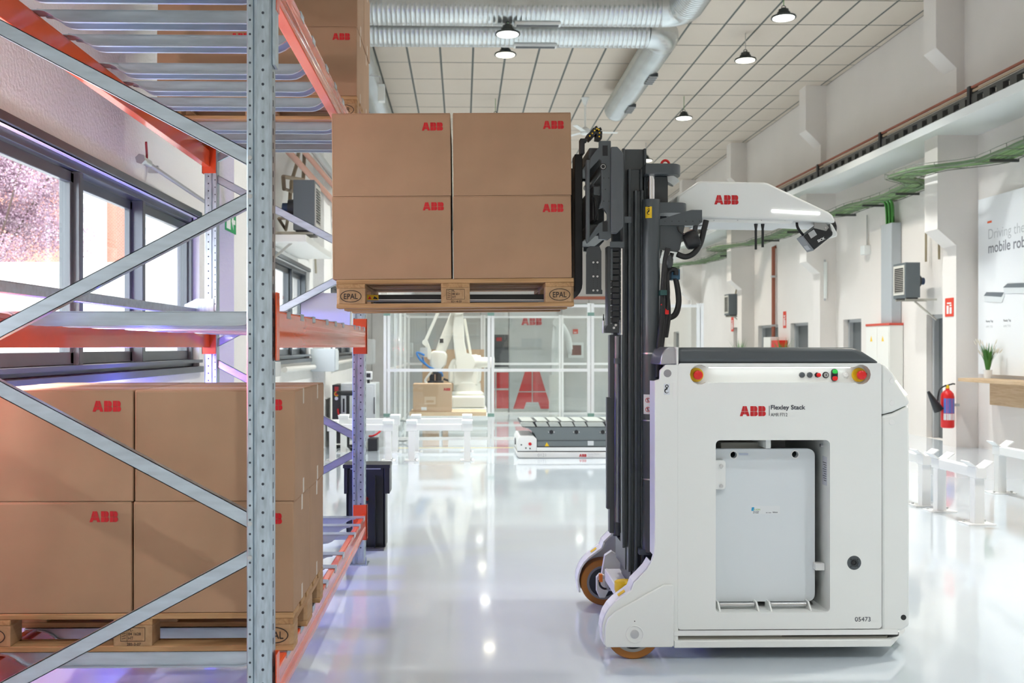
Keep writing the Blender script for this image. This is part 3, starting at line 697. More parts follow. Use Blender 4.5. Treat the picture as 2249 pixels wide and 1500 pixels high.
chan('mast_rail', 1439, 1449, 416, 1300, .02)
M().box(PXx(1392, YN), PXx(1449, YN), YN+.1, mir(YN+.1), PZ(1300, YN), PZ(1240, YN)).build('mast_foot', dgrey, rob)
M().box(PXx(1380, YN), PXx(1449, YN), YN+.1, mir(YN+.1), PZ(1262, YN), PZ(1212, YN)).build('mast_crossbar', grey, rob)
M().box(PXx(1380, YN), PXx(1418, YN), YN+.12, mir(YN+.12), PZ(372, YN), PZ(340, YN)).build('mast_crossbar', grey, rob, bevel=.004)
M().box(PXx(1395, YN), PXx(1440, YN), YN+.12, mir(YN+.12), PZ(470, YN), PZ(420, YN)).build('mast_crossbar', grey, rob, bevel=.004)
M().box(PXx(1380, YN), PXx(1414, YN), YN+.12, mir(YN+.12), PZ(1180, YN), PZ(700, YN)).build('mast_back_plate', dgrey, rob)
for side in (0, 1):
    f = (lambda y: y) if side == 0 else mir
    Y = f(YN-.0); xc = PXx(1430, YN); r = 19.5/2186*YN
    cyl_ = M().cyl((xc, Y, PZ(1212, YN)), (xc, Y, PZ(438, YN)), r, 28).build('lift_cylinder', grey, rob)
    M().cyl((xc, Y, PZ(438, YN)), (xc, Y, PZ(384, YN)), .0195, 20).build('piston_rod', chrome, cyl_)
    for py in (776, 923, 1052): M().cyl((xc, Y, PZ(py+1.5, YN)), (xc, Y, PZ(py-1.5, YN)), r+.0012, 28).build('cylinder_band', steel, cyl_)
    M().box(PXx(1402, YN), PXx(1449, YN), f(YN-.03), f(YN+.06), PZ(1218, YN), PZ(1206, YN)).build('cylinder_bracket', grey, cyl_)
    if side: continue
    # side lift cylinder near the forks
    xs = PXx(1357, YN); l2 = M().cyl((xs, f(YN+.03), PZ(1172, YN)), (xs, f(YN+.03), PZ(738, YN)), .0145, 18).build('tilt_cylinder', mat('cylinder_steel', (.20, .21, .23), .25, .7), rob)
    M().cyl((xs, f(YN+.03), PZ(799, YN)), (xs, f(YN+.03), PZ(787, YN)), .0175, 18).build('cylinder_band', grey, l2)
    M().cyl((xs, f(YN+.03), PZ(1178, YN)), (xs, f(YN+.03), PZ(1150, YN)), .0165, 18).build('cylinder_band', dgrey, l2)
for side in (0, 1):
    f = (lambda y: y) if side == 0 else mir
    # cylinder head pads with eye bolt
    hx0, hx1 = PXx(1414, YN), PXx(1497, YN); zt0, zt1 = PZ(384, YN), PZ(361, YN)
    pts = [(hx0, f(YN-.05))]+[(hx1-.055+.055*math.sin(a), f(YN+.05-.10*math.cos(a)*1.0)) for a in [PI*i/10 for i in range(11)]]+[(hx0, f(YN+.15))]
    hd = M().prism(pts, 'z', zt0, zt1).build('cylinder_head', grey, rob, bevel=.003)
    M().cyl((PXx(1480, YN), f(YN+.05), zt0), (PXx(1472, YN), f(YN+.05), PZ(398, YN)), .045, 20, r2=.03).build('head_cone', mat('pale_grey', (.5, .51, .48), .4), hd)
    ex = PXx(1463, YN); M().tube([(ex+.020*math.cos(a), f(YN+.02), zt1+.006+.022*math.sin(a)) for a in [PI*i/12-.1 for i in range(14)]], .0065, 8).build('eye_bolt', red, hd)
    M().box(PXx(1438, YN), PXx(1469, YN), f(YN+.02), f(YN+.1), PZ(446, YN), PZ(384, YN)).build('head_post', dgrey, rob, bevel=.004)
    b0, b1 = PXx(1438, YN), PXx(1511, YN)
    pts = [(b0, f(YN-.02))]+[(b1-.05+.05*math.sin(a), f(YN+.05-.07*math.cos(a))) for a in [PI*i/8 for i in range(9)]]+[(b0, f(YN+.12))]
    M().prism(pts, 'z', PZ(467, YN), PZ(444, YN)).build('guide_bracket', grey, rob, bevel=.003)
    M().prism(P(YN-.02, [(1436, 495), (1436, 486), (1507, 464), (1519, 461), (1542, 461), (1542, 488), (1532, 495)]), 'y', f(YN-.02), f(YN-.012)).build('head_arm', grey, rob)
    ha = M().box(PXx(1436, YN), PXx(1542, YN), f(YN-.012), f(YN+.05), PZ(495, YN), PZ(493, YN)).build('head_arm_flange', grey, rob)
    for k in range(7):
        x, z = P(YN-.02, [(1445+k*15.3, 486)])[0]; M().cyl((x, f(YN-.019), z), (x, f(YN-.0215), z), .0028, 8).build('rivet', black, ha)
    M().prism(P(YN, [(1450, 495), (1504, 495), (1493, 548), (1488, 554), (1450, 548)]), 'y', f(YN+.0), f(YN+.008)).build('head_gusset', grey, rob)
# hook label and no-riding label on the near cylinder
xc = PXx(1430, YN); r = 19.5/2186*YN+.0008
def wrap(name, px0, px1, py0, py1, m, extra=None):
    z0, z1 = PZ(py1, YN), PZ(py0, YN); a0 = math.asin(max(-1, min(1, (PXx(px0, YN)-xc)/r))); a1 = math.asin(max(-1, min(1, (PXx(px1, YN)-xc)/r)))
    mm = M()
    for i in range(6):
        t0, t1 = a0+(a1-a0)*i/6, a0+(a1-a0)*(i+1)/6
        mm.quad((xc+r*math.sin(t0), YN-r*math.cos(t0), z0), (xc+r*math.sin(t1), YN-r*math.cos(t1), z0), (xc+r*math.sin(t1), YN-r*math.cos(t1), z1), (xc+r*math.sin(t0), YN-r*math.cos(t0), z1))
    return mm.build(name, m, rob)
l = wrap('hook_label', 1415, 1428, 455, 480, yellow); m = M(); a = at(1421.5, 466, YN); hook(m, a.x, a.z-.004, .034, YN-r-.0005+.003)
m.prism([(a.x-.008, a.z+.020), (a.x+.008, a.z+.020), (a.x, a.z+.026)], 'y', YN-r-.0005+.003, YN-r+.003); m.build('hook_symbol', black, l)
l = wrap('warning_label', 1412, 1432, 866, 909, mat('label_white', (.8, .8, .8), .4))
for py in (878, 898):
    a = at(1419.5, py, YN); m = M(); Yl = YN-r-.0012+.004
    for i in range(20):
        t0, t1 = 2*PI*i/20, 2*PI*(i+1)/20; m.quad(*[(a.x+q*math.cos(t), Yl, a.z+q*math.sin(t)) for q, t in ((.0105, t0), (.0105, t1), (.0130, t1), (.0130, t0))])
    m.bar((a.x-.009, Yl, a.z+.009), (a.x+.009, Yl, a.z-.009), .0025, .0002); m.build('prohibition_sign', red, l)
    m = M().box(a.x-.002, a.x+.002, Yl, Yl+.0004, a.z-.009, a.z+.004).cyl((a.x, Yl, a.z+.007), (a.x, Yl+.0004, a.z+.007), .003, 8); m.build('person_symbol', navy, l)
# scanner, brackets and cable between the legs
x, z = P(5.2, [(1385, 1310)])[0]
sc_ = M().lathe([(.052, -.02), (.052, .0), (.056, .003), (.056, .045), (.052, .048), (0, .05)], (PXx(1374, 5.0), 5.0, PZ(1299, 5.0)), (0, 0, 1), 28).build('safety_scanner', yellow, rob)
M().lathe([(.05, -.045), (.05, -.018), (0, -.018)], (PXx(1374, 5.0), 5.0, PZ(1299, 5.0)), (0, 0, 1), 24).build('scanner_foot', black, sc_)
Yl = 5.62
M().prism(P(Yl, [(1330, 1222), (1345, 1212), (1412, 1262), (1412, 1300), (1340, 1300), (1318, 1290)]), 'y', Yl+.02, Yl+.06).build('leg_beam', white, rob)
M().box(PXx(1350, 5.2), bx0, 5.05, mir(5.05), PZ(1312, 5.2), PZ(1285, 5.2)).build('cross_beam', white, rob, bevel=.005)
M().prism(P(Yl-.02, [(1311, 1300), (1311, 1270), (1318, 1262), (1332, 1262), (1338, 1300), (1330, 1315), (1318, 1315)]), 'y', Yl-.0, Yl+.03).build('axle_plate', white, rob, bevel=.003)
M().box(PXx(1329, Yl), PXx(1333, Yl), Yl-.09, Yl-.0, PZ(1290, Yl), PZ(1248, Yl)).build('sensor_bracket', steel, rob)
sb = M().cyl((PXx(1317, Yl), Yl-.05, PZ(1263, Yl)), (PXx(1340, Yl), Yl-.05, PZ(1263, Yl)), .012, 12).build('proximity_sensor', steel, rob)
M().box(PXx(1313, Yl), PXx(1320, Yl), Yl-.065, Yl-.035, PZ(1274, Yl), PZ(1258, Yl)).build('sensor_plug', mat('plug_orange', (.85, .22, .02), .4), sb)
M().tube(spline([at(1316, 1274, Yl-.05), at(1318, 1286, Yl-.05), at(1328, 1293, Yl-.05), at(1345, 1290, Yl-.03), at(1365, 1286, Yl)]), .006, 8).build('sensor_cable', rubber, sb)

# ================================================================ carriage and forks
YCn = 4.975
for yf in (5.155, 5.565):
    xs0, xs1 = PXx(1266, YCn)+.0, PXx(1289, YCn); zt_, zb_ = PZ(322, YCn), 1.738
    xl = PBx+.03; th = .036; r = .09
    prf = [(xs1, zt_), (xs0+.012, zt_), (xs0+.012, zb_+th+.02), (xs0-.0, zb_+th), (xl+.15, zb_+th-.004), (xl, zb_+.022), (xl, zb_+.006), (xl+.15, zb_)]
    for i in range(7): t = -PI/2+PI/2*i/6; prf.append((xs1-r+r*math.cos(t), zb_+r+r*math.sin(t)))
    M().prism(prf, 'y', yf, yf+.115).build('fork', black, rob, bevel=.003)
    M().box(xl+.1, xs0-.02, yf-.0012, yf, zb_+.003, zb_+.008).build('fork_edge', steel, rob)
a = at(802, 650, 5.15)
st = M().box(PXx(806, 5.15), PXx(831, 5.15), 5.1535, 5.1548, 1.742, 1.769).build('warning_sticker', yellow, rob)
m = M().prism([(PXx(808, 5.15), 1.747), (PXx(816, 5.15), 1.747), (PXx(812, 5.15), 1.764)], 'y', 5.153, 5.1534); m.build('warning_triangle', red, st)
M().prism([(PXx(819, 5.15), 1.748), (PXx(829, 5.15), 1.746), (PXx(829, 5.15), 1.752), (PXx(822, 5.15), 1.762)], 'y', 5.153, 5.1534).build('hand_symbol', black, st)
Yc = YCn
for side in (0, 1):
    f = (lambda y: y) if side == 0 else mir
    M().box(PXx(1288, Yc), PXx(1295.5, Yc), f(Yc), f(Yc+.05), PZ(528, Yc), PZ(350, Yc)).build('backrest_post', grey, rob, bevel=.003)
    M().prism(P(Yc, [(1316, 322), (1316, 309), (1342, 309), (1342, 522), (1335, 527), (1316, 525), (1316, 510), (1290, 535), (1288, 530), (1316, 490), (1334, 483), (1334, 470), (1324, 456), (1316, 458), (1321, 440), (1321, 352), (1316, 350), (1296, 372), (1294, 362), (1298, 345), (1316, 322)][:-1]), 'y', f(Yc), f(Yc+.03)).build('carriage_plate', grey, rob, bevel=.003)
    M().prism(P(Yc-.02, [(1342.5, 322), (1356, 322), (1369, 336), (1369, 498), (1356, 512), (1342.5, 512)]), 'y', f(Yc-.02), f(Yc+.02)).build('carriage_cover', mat('cover_grey', (.085, .097, .106), .36), rob, bevel=.003)
    for py in (331, 497):
        x, z = P(Yc, [(1329, py)])[0]; M().box(x-.013, x+.013, f(Yc-.001), f(Yc+.002), z-.026, z+.026).build('roller_slot', black, rob)
    for px, py in ((1326, 391), (1337, 391), (1329.5, 416), (1326, 442), (1337, 442)):
        x, z = P(Yc, [(px, py)])[0]; M().cyl((x, f(Yc+.001), z), (x, f(Yc-.001), z), .0028, 8).build('bolt_hole', black, rob)
    M().box(PXx(1370, Yc), PXx(1386, Yc), f(Yc-.01), f(Yc-.004), PZ(489, Yc), PZ(475, Yc)).build('slotted_tab', grey, rob)
    # perforated skirt below the carriage
    if side: continue
    sk = M().prism(P(Yc+.02, [(1289, 546), (1296, 541), (1317, 541), (1321, 552), (1321, 636), (1323, 637), (1323, 646), (1287, 646), (1287, 560)]), 'y', f(Yc+.02), f(Yc+.026)).build('carriage_skirt', dgrey, rob, bevel=.002)
    for px in (1303, 1312):
        for k in range(16):
            x, z = P(Yc+.02, [(px, 572+k*4.4)])[0]; big = k in (1, 8, 15)
            M().cyl((x, f(Yc+.022), z), (x, f(Yc+.0135 if big else Yc+.0194), z), .0052 if big else .0022, 8).build('bolt' if big else 'bolt_hole', steel if big else black, sk)
M().cyl((PXx(1324.5, Yc), Yc-.004, PZ(365, Yc)), (PXx(1324.5, Yc), mir(Yc-.004), PZ(365, Yc)), .017, 24).build('shift_cylinder', black, rob)
M().lathe([(.0095, 0), (.012, 0), (.012, .002), (.0095, .002)], (PXx(1324.5, Yc), Yc-.004, PZ(365, Yc)), (0, -1, 0), 20, True).build('cylinder_ring', steel, rob)
M().box(PXx(1296, Yc), PXx(1340, Yc), Yc+.04, mir(Yc+.04), PZ(345, Yc), PZ(320, Yc)).build('carriage_bar', dgrey, rob, bevel=.004)
M().box(PXx(1296, Yc), PXx(1340, Yc), Yc+.04, mir(Yc+.04), PZ(515, Yc), PZ(490, Yc)).build('carriage_bar', dgrey, rob, bevel=.004)
M().box(PXx(1304, Yc), PXx(1316, Yc), Yc+.04, mir(Yc+.04), PZ(480, Yc), PZ(405, Yc)).build('carriage_core', black, rob)
M().box(PXx(1306, Yc), PXx(1320, Yc), Yc+.03, Yc+.06, PZ(425, Yc), PZ(407, Yc)).build('carriage_lug', grey, rob)
M().tube(spline([at(1302, 430, Yc+.05), at(1308, 450, Yc+.03), at(1309, 475, Yc+.03), at(1303, 490, Yc+.05)]), .006).build('hose', rubber, rob)
# energy chain on top of the carriage
cc = M().box(PXx(1277, Yc), PXx(1287, Yc), Yc+.05, Yc+.11, PZ(332, Yc), PZ(300, Yc)).box(PXx(1277, Yc), PXx(1293, Yc), Yc+.05, Yc+.11, PZ(304, Yc), PZ(298, Yc)).build('chain_mount', black, rob, bevel=.003)
pts = [(1290, 305), (1296, 300), (1301, 294), (1306, 288), (1311, 286), (1314, 292), (1314, 300), (1313, 308)]
for i in range(len(pts)-1):
    a, b = at(*pts[i], Yc+.09), at(*pts[i+1], Yc+.09); e = M().bar(a, b, .030, .09).build('chain_link', black, rob, bevel=.002)
    m_ = (a+b)/2; M().cyl((m_.x, Yc+.046, m_.z), (m_.x, Yc+.043, m_.z), .004, 8).build('chain_pin', yellow, e)
# chain guide column left of the mast
Yg = 5.03
M().box(PXx(1334, Yg), PXx(1341, Yg), Yg, Yg+.08, PZ(718, Yg), PZ(540, Yg)).build('chain_guide', dgrey, rob, bevel=.002)
for k in range(14):
    y0 = 538+k*13.2; M().box(PXx(1345, Yg), PXx(1361, Yg), Yg+.005, Yg+.075, PZ(y0+11.8, Yg), PZ(y0, Yg)).build('chain_link', black, rob, bevel=.003)
M().box(PXx(1338, Yg), PXx(1369, Yg), Yg-.03, Yg-.02, PZ(544, Yg), PZ(531, Yg)).build('chain_clamp', grey, rob, bevel=.002)
gb = M().prism(P(Yg-.01, [(1328, 731), (1329, 722), (1336, 712), (1360, 711), (1360, 731)]), 'y', Yg-.01, Yg+.09).build('sensor_mount', dgrey, rob, bevel=.002)
for px, py in ((1348, 720), (1352, 714)):
    a = at(px, py, Yg-.01); M().cyl((a.x, Yg-.01, a.z), (a.x, Yg-.018, a.z), .006, 10).build('bolt', steel, gb)
a, b = at(1325.5, 732, Yg+.02), at(1325.5, 704, Yg+.02); M().cyl(a, b, .0055, 10).build('optic_sensor', steel, gb); M().cyl(b, b+Vector((0, 0, .033)), .004, 8, r2=.002).build('sensor_tip', black, gb)
for k in range(6):
    a = at(1343, 556+k*10.7, Yg); M().cyl((a.x, Yg-.001, a.z), (a.x, Yg+.002, a.z), .0045, 8).build('bolt_hole', black, rob)
M().box(PXx(1341, Yg), PXx(1345.5, Yg), Yg-.002, Yg+.0, PZ(615, Yg), PZ(545, Yg)).build('chain_flange', grey, rob)
M().box(PXx(1364, Yg), PXx(1367, Yg), Yg+.0, Yg+.02, PZ(735, Yg), PZ(545, Yg)).build('guide_strip', chrome, rob)
M().box(PXx(1333, Yg), PXx(1343, Yg), Yg-.0, Yg+.04, PZ(1119, Yg), PZ(873, Yg)).build('mast_shield', dgrey, rob)

# ================================================================ sensor head
YH0, YH1 = 5.13, 5.47
hp_ = [(1512, 479), (1494, 464), (1486, 445), (1488, 430), (1497, 424), (1521, 408), (1533, 399), (1540, 397.5), (1680, 400), (1688, 402), (1822, 466), (1830, 473), (1836, 489), (1800, 487), (1711, 483)]
head = M().prism(P(YH0, hp_), 'y', YH0, YH1).build('sensor_head', white, rob, bevel=.012, seg=3)
M().prism(P(YH0, [(1545, 478), (1745, 484), (1740, 490), (1545, 487)]), 'y', YH0+.015, YH1-.01).build('head_tray', white, head)
M().prism(P(YH0, [(1832, 487), (1838, 490), (1849, 510), (1848, 516), (1837, 519), (1831, 516), (1836, 508)]), 'y', YH0+.06, YH1-.06).build('head_visor', white, head, bevel=.004)
pa, pb = at(1695, 463, YH0), at(1800, 469, YH0)
M().bar((pa.x, YH0-.001, pa.z), (pb.x, YH0-.001, pb.z), .011, .004).build('light_strip', emitw, head)
a, b = at(1569, 449, YH0-.002), at(1622, 449, YH0-.002); logo(M(), a, b.x-a.x).build('printed_logo', redp, head, label='red three-letter logo')
for k in range(4):
    x, z = P(YH0+.015, [(1568+k*52, 484)])[0]; M().cyl((x, YH0+.016, z), (x, YH0+.012, z), .003, 8).build('rivet', steel, head)
for px, y1 in ((1660, 548), (1675, 543)):
    a, b = at(px, 484, YH0+.06), at(px, y1, YH0+.06); an = M().cyl(b, a-Vector((0, 0, .05)), .0065, 10).build('antenna', black, rob)
    M().cyl(a-Vector((0, 0, .05)), a, .0055, 10, r2=.013).build('antenna_foot', black, an)
# tilted 3D camera under the head tip
ctr = at(1790, 519, YH0+.1); ax = Vector((.78, 0, .62)); pe = Vector((-.62, 0, .78))
def oq(u, v): return (ctr.x+ax.x*u+pe.x*v, ctr.z+ax.z*u+pe.z*v)
dc = M().prism([oq(-.068, -.046), (oq(.056, -.046)), oq(.068, -.034), oq(.068, .042), oq(-.068, .046)], 'y', YH0+.04, YH0+.145).build('depth_camera', black, rob, bevel=.006)
M().prism([oq(-.073, -.046), oq(-.066, -.047), oq(-.066, .047), oq(-.073, .046)], 'y', YH0+.045, YH0+.14).build('camera_face', mat('camera_grey', (.24, .26, .28), .4), dc)
M().prism([oq(-.0745, -.034), oq(-.0735, -.034), oq(-.0735, -.006), oq(-.0745, -.006)], 'y', YH0+.06, YH0+.12).build('camera_window', mat('camera_label', (.55, .57, .6), .4), dc)
M().prism([oq(.0, .046), oq(.035, .09), oq(.062, .08), oq(.062, .0), oq(.04, -.005)], 'y', YH0+.03, YH0+.038).build('camera_bracket', mat('bracket_grey', (.34, .34, .32), .5), dc)
for u, v in ((.045, .01), (.05, .05), (.035, .065)):
    p = oq(u, v); M().cyl((p[0], YH0+.031, p[1]), (p[0], YH0+.025, p[1]), .006, 10).build('bolt', steel, dc)
lp = M(); o_, xd, zd = Vector((oq(-.045, .005)[0], YH0+.0385, oq(-.045, .005)[1])), Vector((.97, 0, -.22)), Vector((.22, 0, .97))
p0 = oq(-.03, .0); lb_ = M().quad(*[(oq(u, v)[0], YH0+.0388, oq(u, v)[1]) for u, v in ((-.045, .012), (-.008, .008), (-.004, .040), (-.041, .044))]).build('rating_plate', mat('camera_plate', (.42, .43, .44), .5), dc)
p1 = oq(-.028, -.028); letters(M(), 'SICK', (p1[0], YH0+.0386, p1[1]), .042, .014, xd=(.90, 0, .43), zd=(-.43, 0, .90), bold=.03).build('printed_name', white, dc)
M().cyl(at(1816, 500, YH0+.12), at(1832, 497, YH0+.12), .030, 24, r2=.034).build('camera_hood', black, dc)
M().tube(spline([at(1750, 485, YH0+.08), at(1751, 497, YH0+.06), at(1757, 508, YH0+.06), at(1764, 516, YH0+.07)]), .007).build('camera_cable', rubber, dc)
# drum scanner and its cable behind the arm
a, b = at(1504, 533, 5.05), at(1535, 520, 5.05); d = (b-a).normalized()
ls = M().lathe([(.030, 0), (.040, .004), (.046, .02), (.046, .055), (.040, .07), (.028, .074)], a+Vector((.0, 0, 0)), (.86, -.1, .35), 26).build('laser_scanner', black, rob)
M().cyl(at(1528, 495, 5.05), at(1525, 512, 5.05), .012, 12).build('scanner_neck', dgrey, ls)
M().tube(spline([at(1551, 484, 5.05), at(1546, 505, 5.05), at(1538, 535, 5.05), at(1524, 556, 5.05), at(1505, 564, 5.05), at(1487, 558, 5.05)]), .0145, 12).build('head_conduit', rubber, rob)
M().tube(spline([at(1488, 497, 5.03), at(1492, 508, 5.03), at(1503, 515, 5.03)]), .005).build('scanner_cable', rubber, rob)
M().tube(spline([at(1467, 545, 5.02), at(1461, 575, 5.02), at(1456, 640, 5.02), at(1455, 690, 5.0), at(1448, 760, 4.98), at(1446, 800, 4.95), at(1446, 830, 4.92)]), .014, 12).build('hydraulic_hose', rubber, rob)
M().tube(spline([at(1476, 556, 5.04), at(1466, 600, 5.04), at(1467, 650, 5.04), at(1461, 700, 5.02), at(1453, 770, 5.0), at(1450, 830, 4.95)]), .011, 10).build('hydraulic_hose', rubber, rob)
M().tube(spline([at(1482, 612, 5.06), at(1487, 640, 5.06), at(1488, 668, 5.06), at(1480, 690, 5.06), at(1466, 698, 5.04)]), .010, 10).build('hydraulic_hose', rubber, rob)
M().tube(spline([at(1486, 612, 5.08), at(1492, 645, 5.08), at(1492, 672, 5.08), at(1484, 693, 5.08), at(1464, 702, 5.06)]), .010, 10).build('hydraulic_hose', rubber, rob)
vb = M().box(PXx(1473, 5.08), PXx(1492, 5.08), 5.06, 5.14, PZ(614, 5.08), PZ(591, 5.08)).build('valve_block', mat('valve_blue', (.03, .10, .17), .4), rob, bevel=.003)
M().tube(spline([at(1484, 604, 5.04), at(1484, 594, 5.04), at(1474, 592, 5.04), at(1465, 602, 5.04), at(1464, 630, 5.04), at(1468, 690, 5.04), at(1462, 740, 5.02)]), .013, 10).build('hydraulic_hose', rubber, vb)
M().cyl(at(1467, 578, 5.02), at(1467, 556, 5.02), .010, 6).build('hose_fitting', steel, rob)
M().lathe([(0, 0), (.012, .004), (.02, .02), (.02, .05), (.008, .07), (0, .072)], at(1469, 590, 5.02), (.05, 0, 1), 16).build('hose_end', dgrey, rob)
M().box(PXx(1449, 5.0), PXx(1463, 5.0), 4.98, 5.05, PZ(648, 5.0), PZ(637, 5.0)).build('hose_clip', mat('clip_teal', (.02, .08, .075), .5), rob)
M().tube(spline([at(1452, 668, 5.0), at(1458, 676, 5.0), at(1464, 684, 5.0), at(1462, 690, 5.0)]), .004).build('signal_wire', red, rob)
M().box(PXx(1460, 5.0), PXx(1468, 5.0), 4.99, 5.01, PZ(690, 5.0), PZ(681, 5.0)).build('cable_tag', red, rob)
# ================================================================ lamps
def lamp(p, label, warm=False, wire_to=ZC, r=.185):
    t = thing('pendant_lamp', label, 'lamp', (p[0], p[1], p[2]-.02), 'round pendant lamps under the ceiling'); x, y, z = p
    M().lathe([(r*.99, .0), (r, .006), (r*.97, .026), (r*.86, .034), (r*.55, .04), (r*.50, .05)], (x, y, z), (0, 0, 1), 36).build('lamp_rim', mat('lamp_black', (.035, .045, .045), .4), t)
    M().lathe([(r*.52, .045), (r*.52, .085), (r*.42, .09), (r*.40, .13), (r*.2, .135), (r*.2, .15)], (x, y, z), (0, 0, 1), 24).build('heat_sink', MATS['lamp_black'], t)
    M().lathe([(0, -.012), (r*.5, -.011), (r*.84, -.004), (r*.86, .003), (0, .004)], (x, y, z), (0, 0, 1), 32).build('lens', lensw if warm else lensm, t)
    M().tube([(x+.03*math.cos(a), y, z+.16+.03*math.sin(a)) for a in [2*PI*i/12 for i in range(13)]], .006, 6).build('hook', black, t)
    M().tube([(x, y, z+.18), (x+.004, y, wire_to)], .006, 6).build('suspension_wire', greenc if not warm else steel, t)
    l = light('lamp_glow', 'AREA', (0, 0, .02-.02), LAMP_POWER, (1, .95, .86) if warm else (.94, .99, 1), r*1.6, None, t); l.data.spread = math.radians(110)
    return t
lp1 = at(1115, 76, 14.6); lp1 = lamp(lp1, 'round lit pendant lamp hanging below the silver ducts, upper of the two', False, 6.244)
def zl(x, y, z=6.42): return zat(x, y, z)
lamp(zl(1110, 121), 'warm lit pendant lamp in front of the ceiling tiles just below the ducts', True)
lamp(zl(1721, 40), 'cool lit pendant lamp highest on the right side of the ceiling', False)
lamp(zl(1637, 133), 'warm lit pendant lamp right of the duct end, second highest on the right', True)
lamp(zl(1502, 260), 'cool lit pendant lamp lowest in view, above the robot mast', False)
WORD = ['first', 'second', 'third', 'fourth', 'fifth', 'sixth', 'seventh', 'eighth', 'ninth', 'tenth', 'eleventh']
for row, x, ys in (('left', .72, (-5, -.4, 9.2, 21.6, 26.2, 31, 35.8, 41)), ('right', 4.85, (-3.5, 1.2, 5.8, 10.4, 26.2, 31, 35.8, 41))):
    for i, y in enumerate(ys):
        where = ('before the silver ducts' if y < 14 else 'beyond the silver ducts'); k = i if y < 14 else i-(3 if row == 'left' else 4)
        lamp(Vector((x, y, 6.42)), 'pendant lamp, %s row, %s one %s, out of view' % (row, WORD[k], where), i % 2 == 0)
# ================================================================ ducts
def duct(name, label, runs, r=.25):
    t = thing(name, label, 'duct', runs[0][0], 'spiral air ducts')
    for p0, p1 in runs:
        p0, p1 = Vector(p0), Vector(p1); L = (p1-p0).length; n = int(L/.07); prof = [(r, 0)]
        for i in range(1, n): h = L*i/n; prof += [(r, h-.007), (r+.0035, h-.003), (r+.0035, h+.001), (r, h+.005)]
        prof.append((r, L)); M().lathe(prof, p0, (p1-p0), 32).build('duct_run', ductm, t, sharp=60)
    return t
def elbow(t, path, r=.25): M().tube(spline(path, 8), r+.004, 32).build('duct_elbow', ductm, t, sharp=20)
D1, D2, DZ = 14.7, 15.75, 6.5
ex2 = at(1480, 80, D2).x-.12; ex1 = at(1508, 30, D1).x-.05
d2 = duct('air_duct', 'silver spiral duct that turns away along the ceiling and ends open', [((-2.0, D2, DZ), (ex2-.3, D2, DZ)), ((ex2, D2+.3, DZ), (ex2, 20.9, DZ))])
elbow(d2, [(ex2-.32, D2, DZ), (ex2-.17, D2+.03, DZ), (ex2-.05, D2+.13, DZ), (ex2-.01, D2+.24, DZ), (ex2, D2+.36, DZ)])
d1 = duct('air_duct', 'silver spiral duct running across the top edge of the view', [((-2.0, D1, DZ), (ex1-.3, D1, DZ)), ((ex1, D1-.3, DZ), (ex1, 6, DZ))])
elbow(d1, [(ex1-.32, D1, DZ), (ex1-.17, D1-.03, DZ), (ex1-.05, D1-.13, DZ), (ex1-.01, D1-.24, DZ), (ex1, D1-.36, DZ)])
for d, yy_, px in ((d1, D1, 1180), (d2, D2, 1175)):
    x = PXx(px, yy_); M().box(x-.34, x+.34, yy_-.12, yy_+.02, DZ-.268, DZ-.225).build('duct_grille', white, d, bevel=.004)
    M().box(x-.31, x+.31, yy_-.10, yy_-.0, DZ-.272, DZ-.266).build('grille_slot', dgrey, d)
for k, (px, py) in enumerate(((1422, 157), (1374, 224))):
    p = zat(px, py, DZ-.11); a = Vector((ex2-.225, p.y, DZ-.115))
    a = Vector((ex2+.02, p.y, DZ-.262))
    g = M().box(a.x+.02, a.x+.16, a.y-.28, a.y+.28, a.z-.012, a.z+.05).build('duct_grille', dgrey, d2)
    for j in range(5): M().box(a.x+.015, a.x+.165, a.y-.26+j*.13, a.y-.235+j*.13, a.z-.016, a.z-.010).build('grille_bar', steel, g)
for px, py in ((1333, 150), (1442, 190)): pass
dl = duct('air_duct', 'grey spiral duct along the left wall just right of the top cartons', [((-1.72, 16.2, 6.45), (-1.72, 30, 6.45))], .22)
pb = at(838, 206, 17.5); pj = thing('wall_speaker', 'small white box speaker under the ceiling beside the top cartons', 'speaker', (pb.x, 17.5, pb.z))
M().box(pb.x-.06, pb.x+.06, 17.4, 17.55, pb.z-.15, pb.z+.15).build('speaker_body', white, pj, bevel=.01); M().box(pb.x-.05, pb.x+.05, 17.392, 17.4, pb.z-.13, pb.z+.1).build('speaker_grille', offwhite, pj)
M().tube([(pb.x, 17.5, pb.z+.15), (pb.x-.02, 17.5, pb.z+.3), (-1.9, 17.5, 6.3)], .012).build('speaker_arm', steel, pj)
# ceiling fan
pf = zat(1285, 290, 6.15); fan = thing('ceiling_fan', 'white ceiling fan with slim blades behind the raised cartons', 'fan', pf)
M().cyl((pf.x, pf.y, pf.z+.08), (pf.x, pf.y, ZC), .022, 12).build('fan_rod', white, fan); M().lathe([(.06, 0), (.10, .02), (.10, .12), (.05, .16)], (pf.x, pf.y, pf.z-.06), (0, 0, 1), 24).build('fan_motor', white, fan)
M().lathe([(.03, 0), (.09, .16)], (pf.x, pf.y, ZC-.17), (0, 0, 1), 20).build('fan_canopy', white, fan)
for k in range(3):
    a = 2*PI*k/3+.1; d = Vector((math.cos(a), math.sin(a), 0)); M().bar(Vector(pf)+d*.10, Vector(pf)+d*.72, .11, .008, (0, .05, 1)).build('fan_blade', white, fan, bevel=.003)
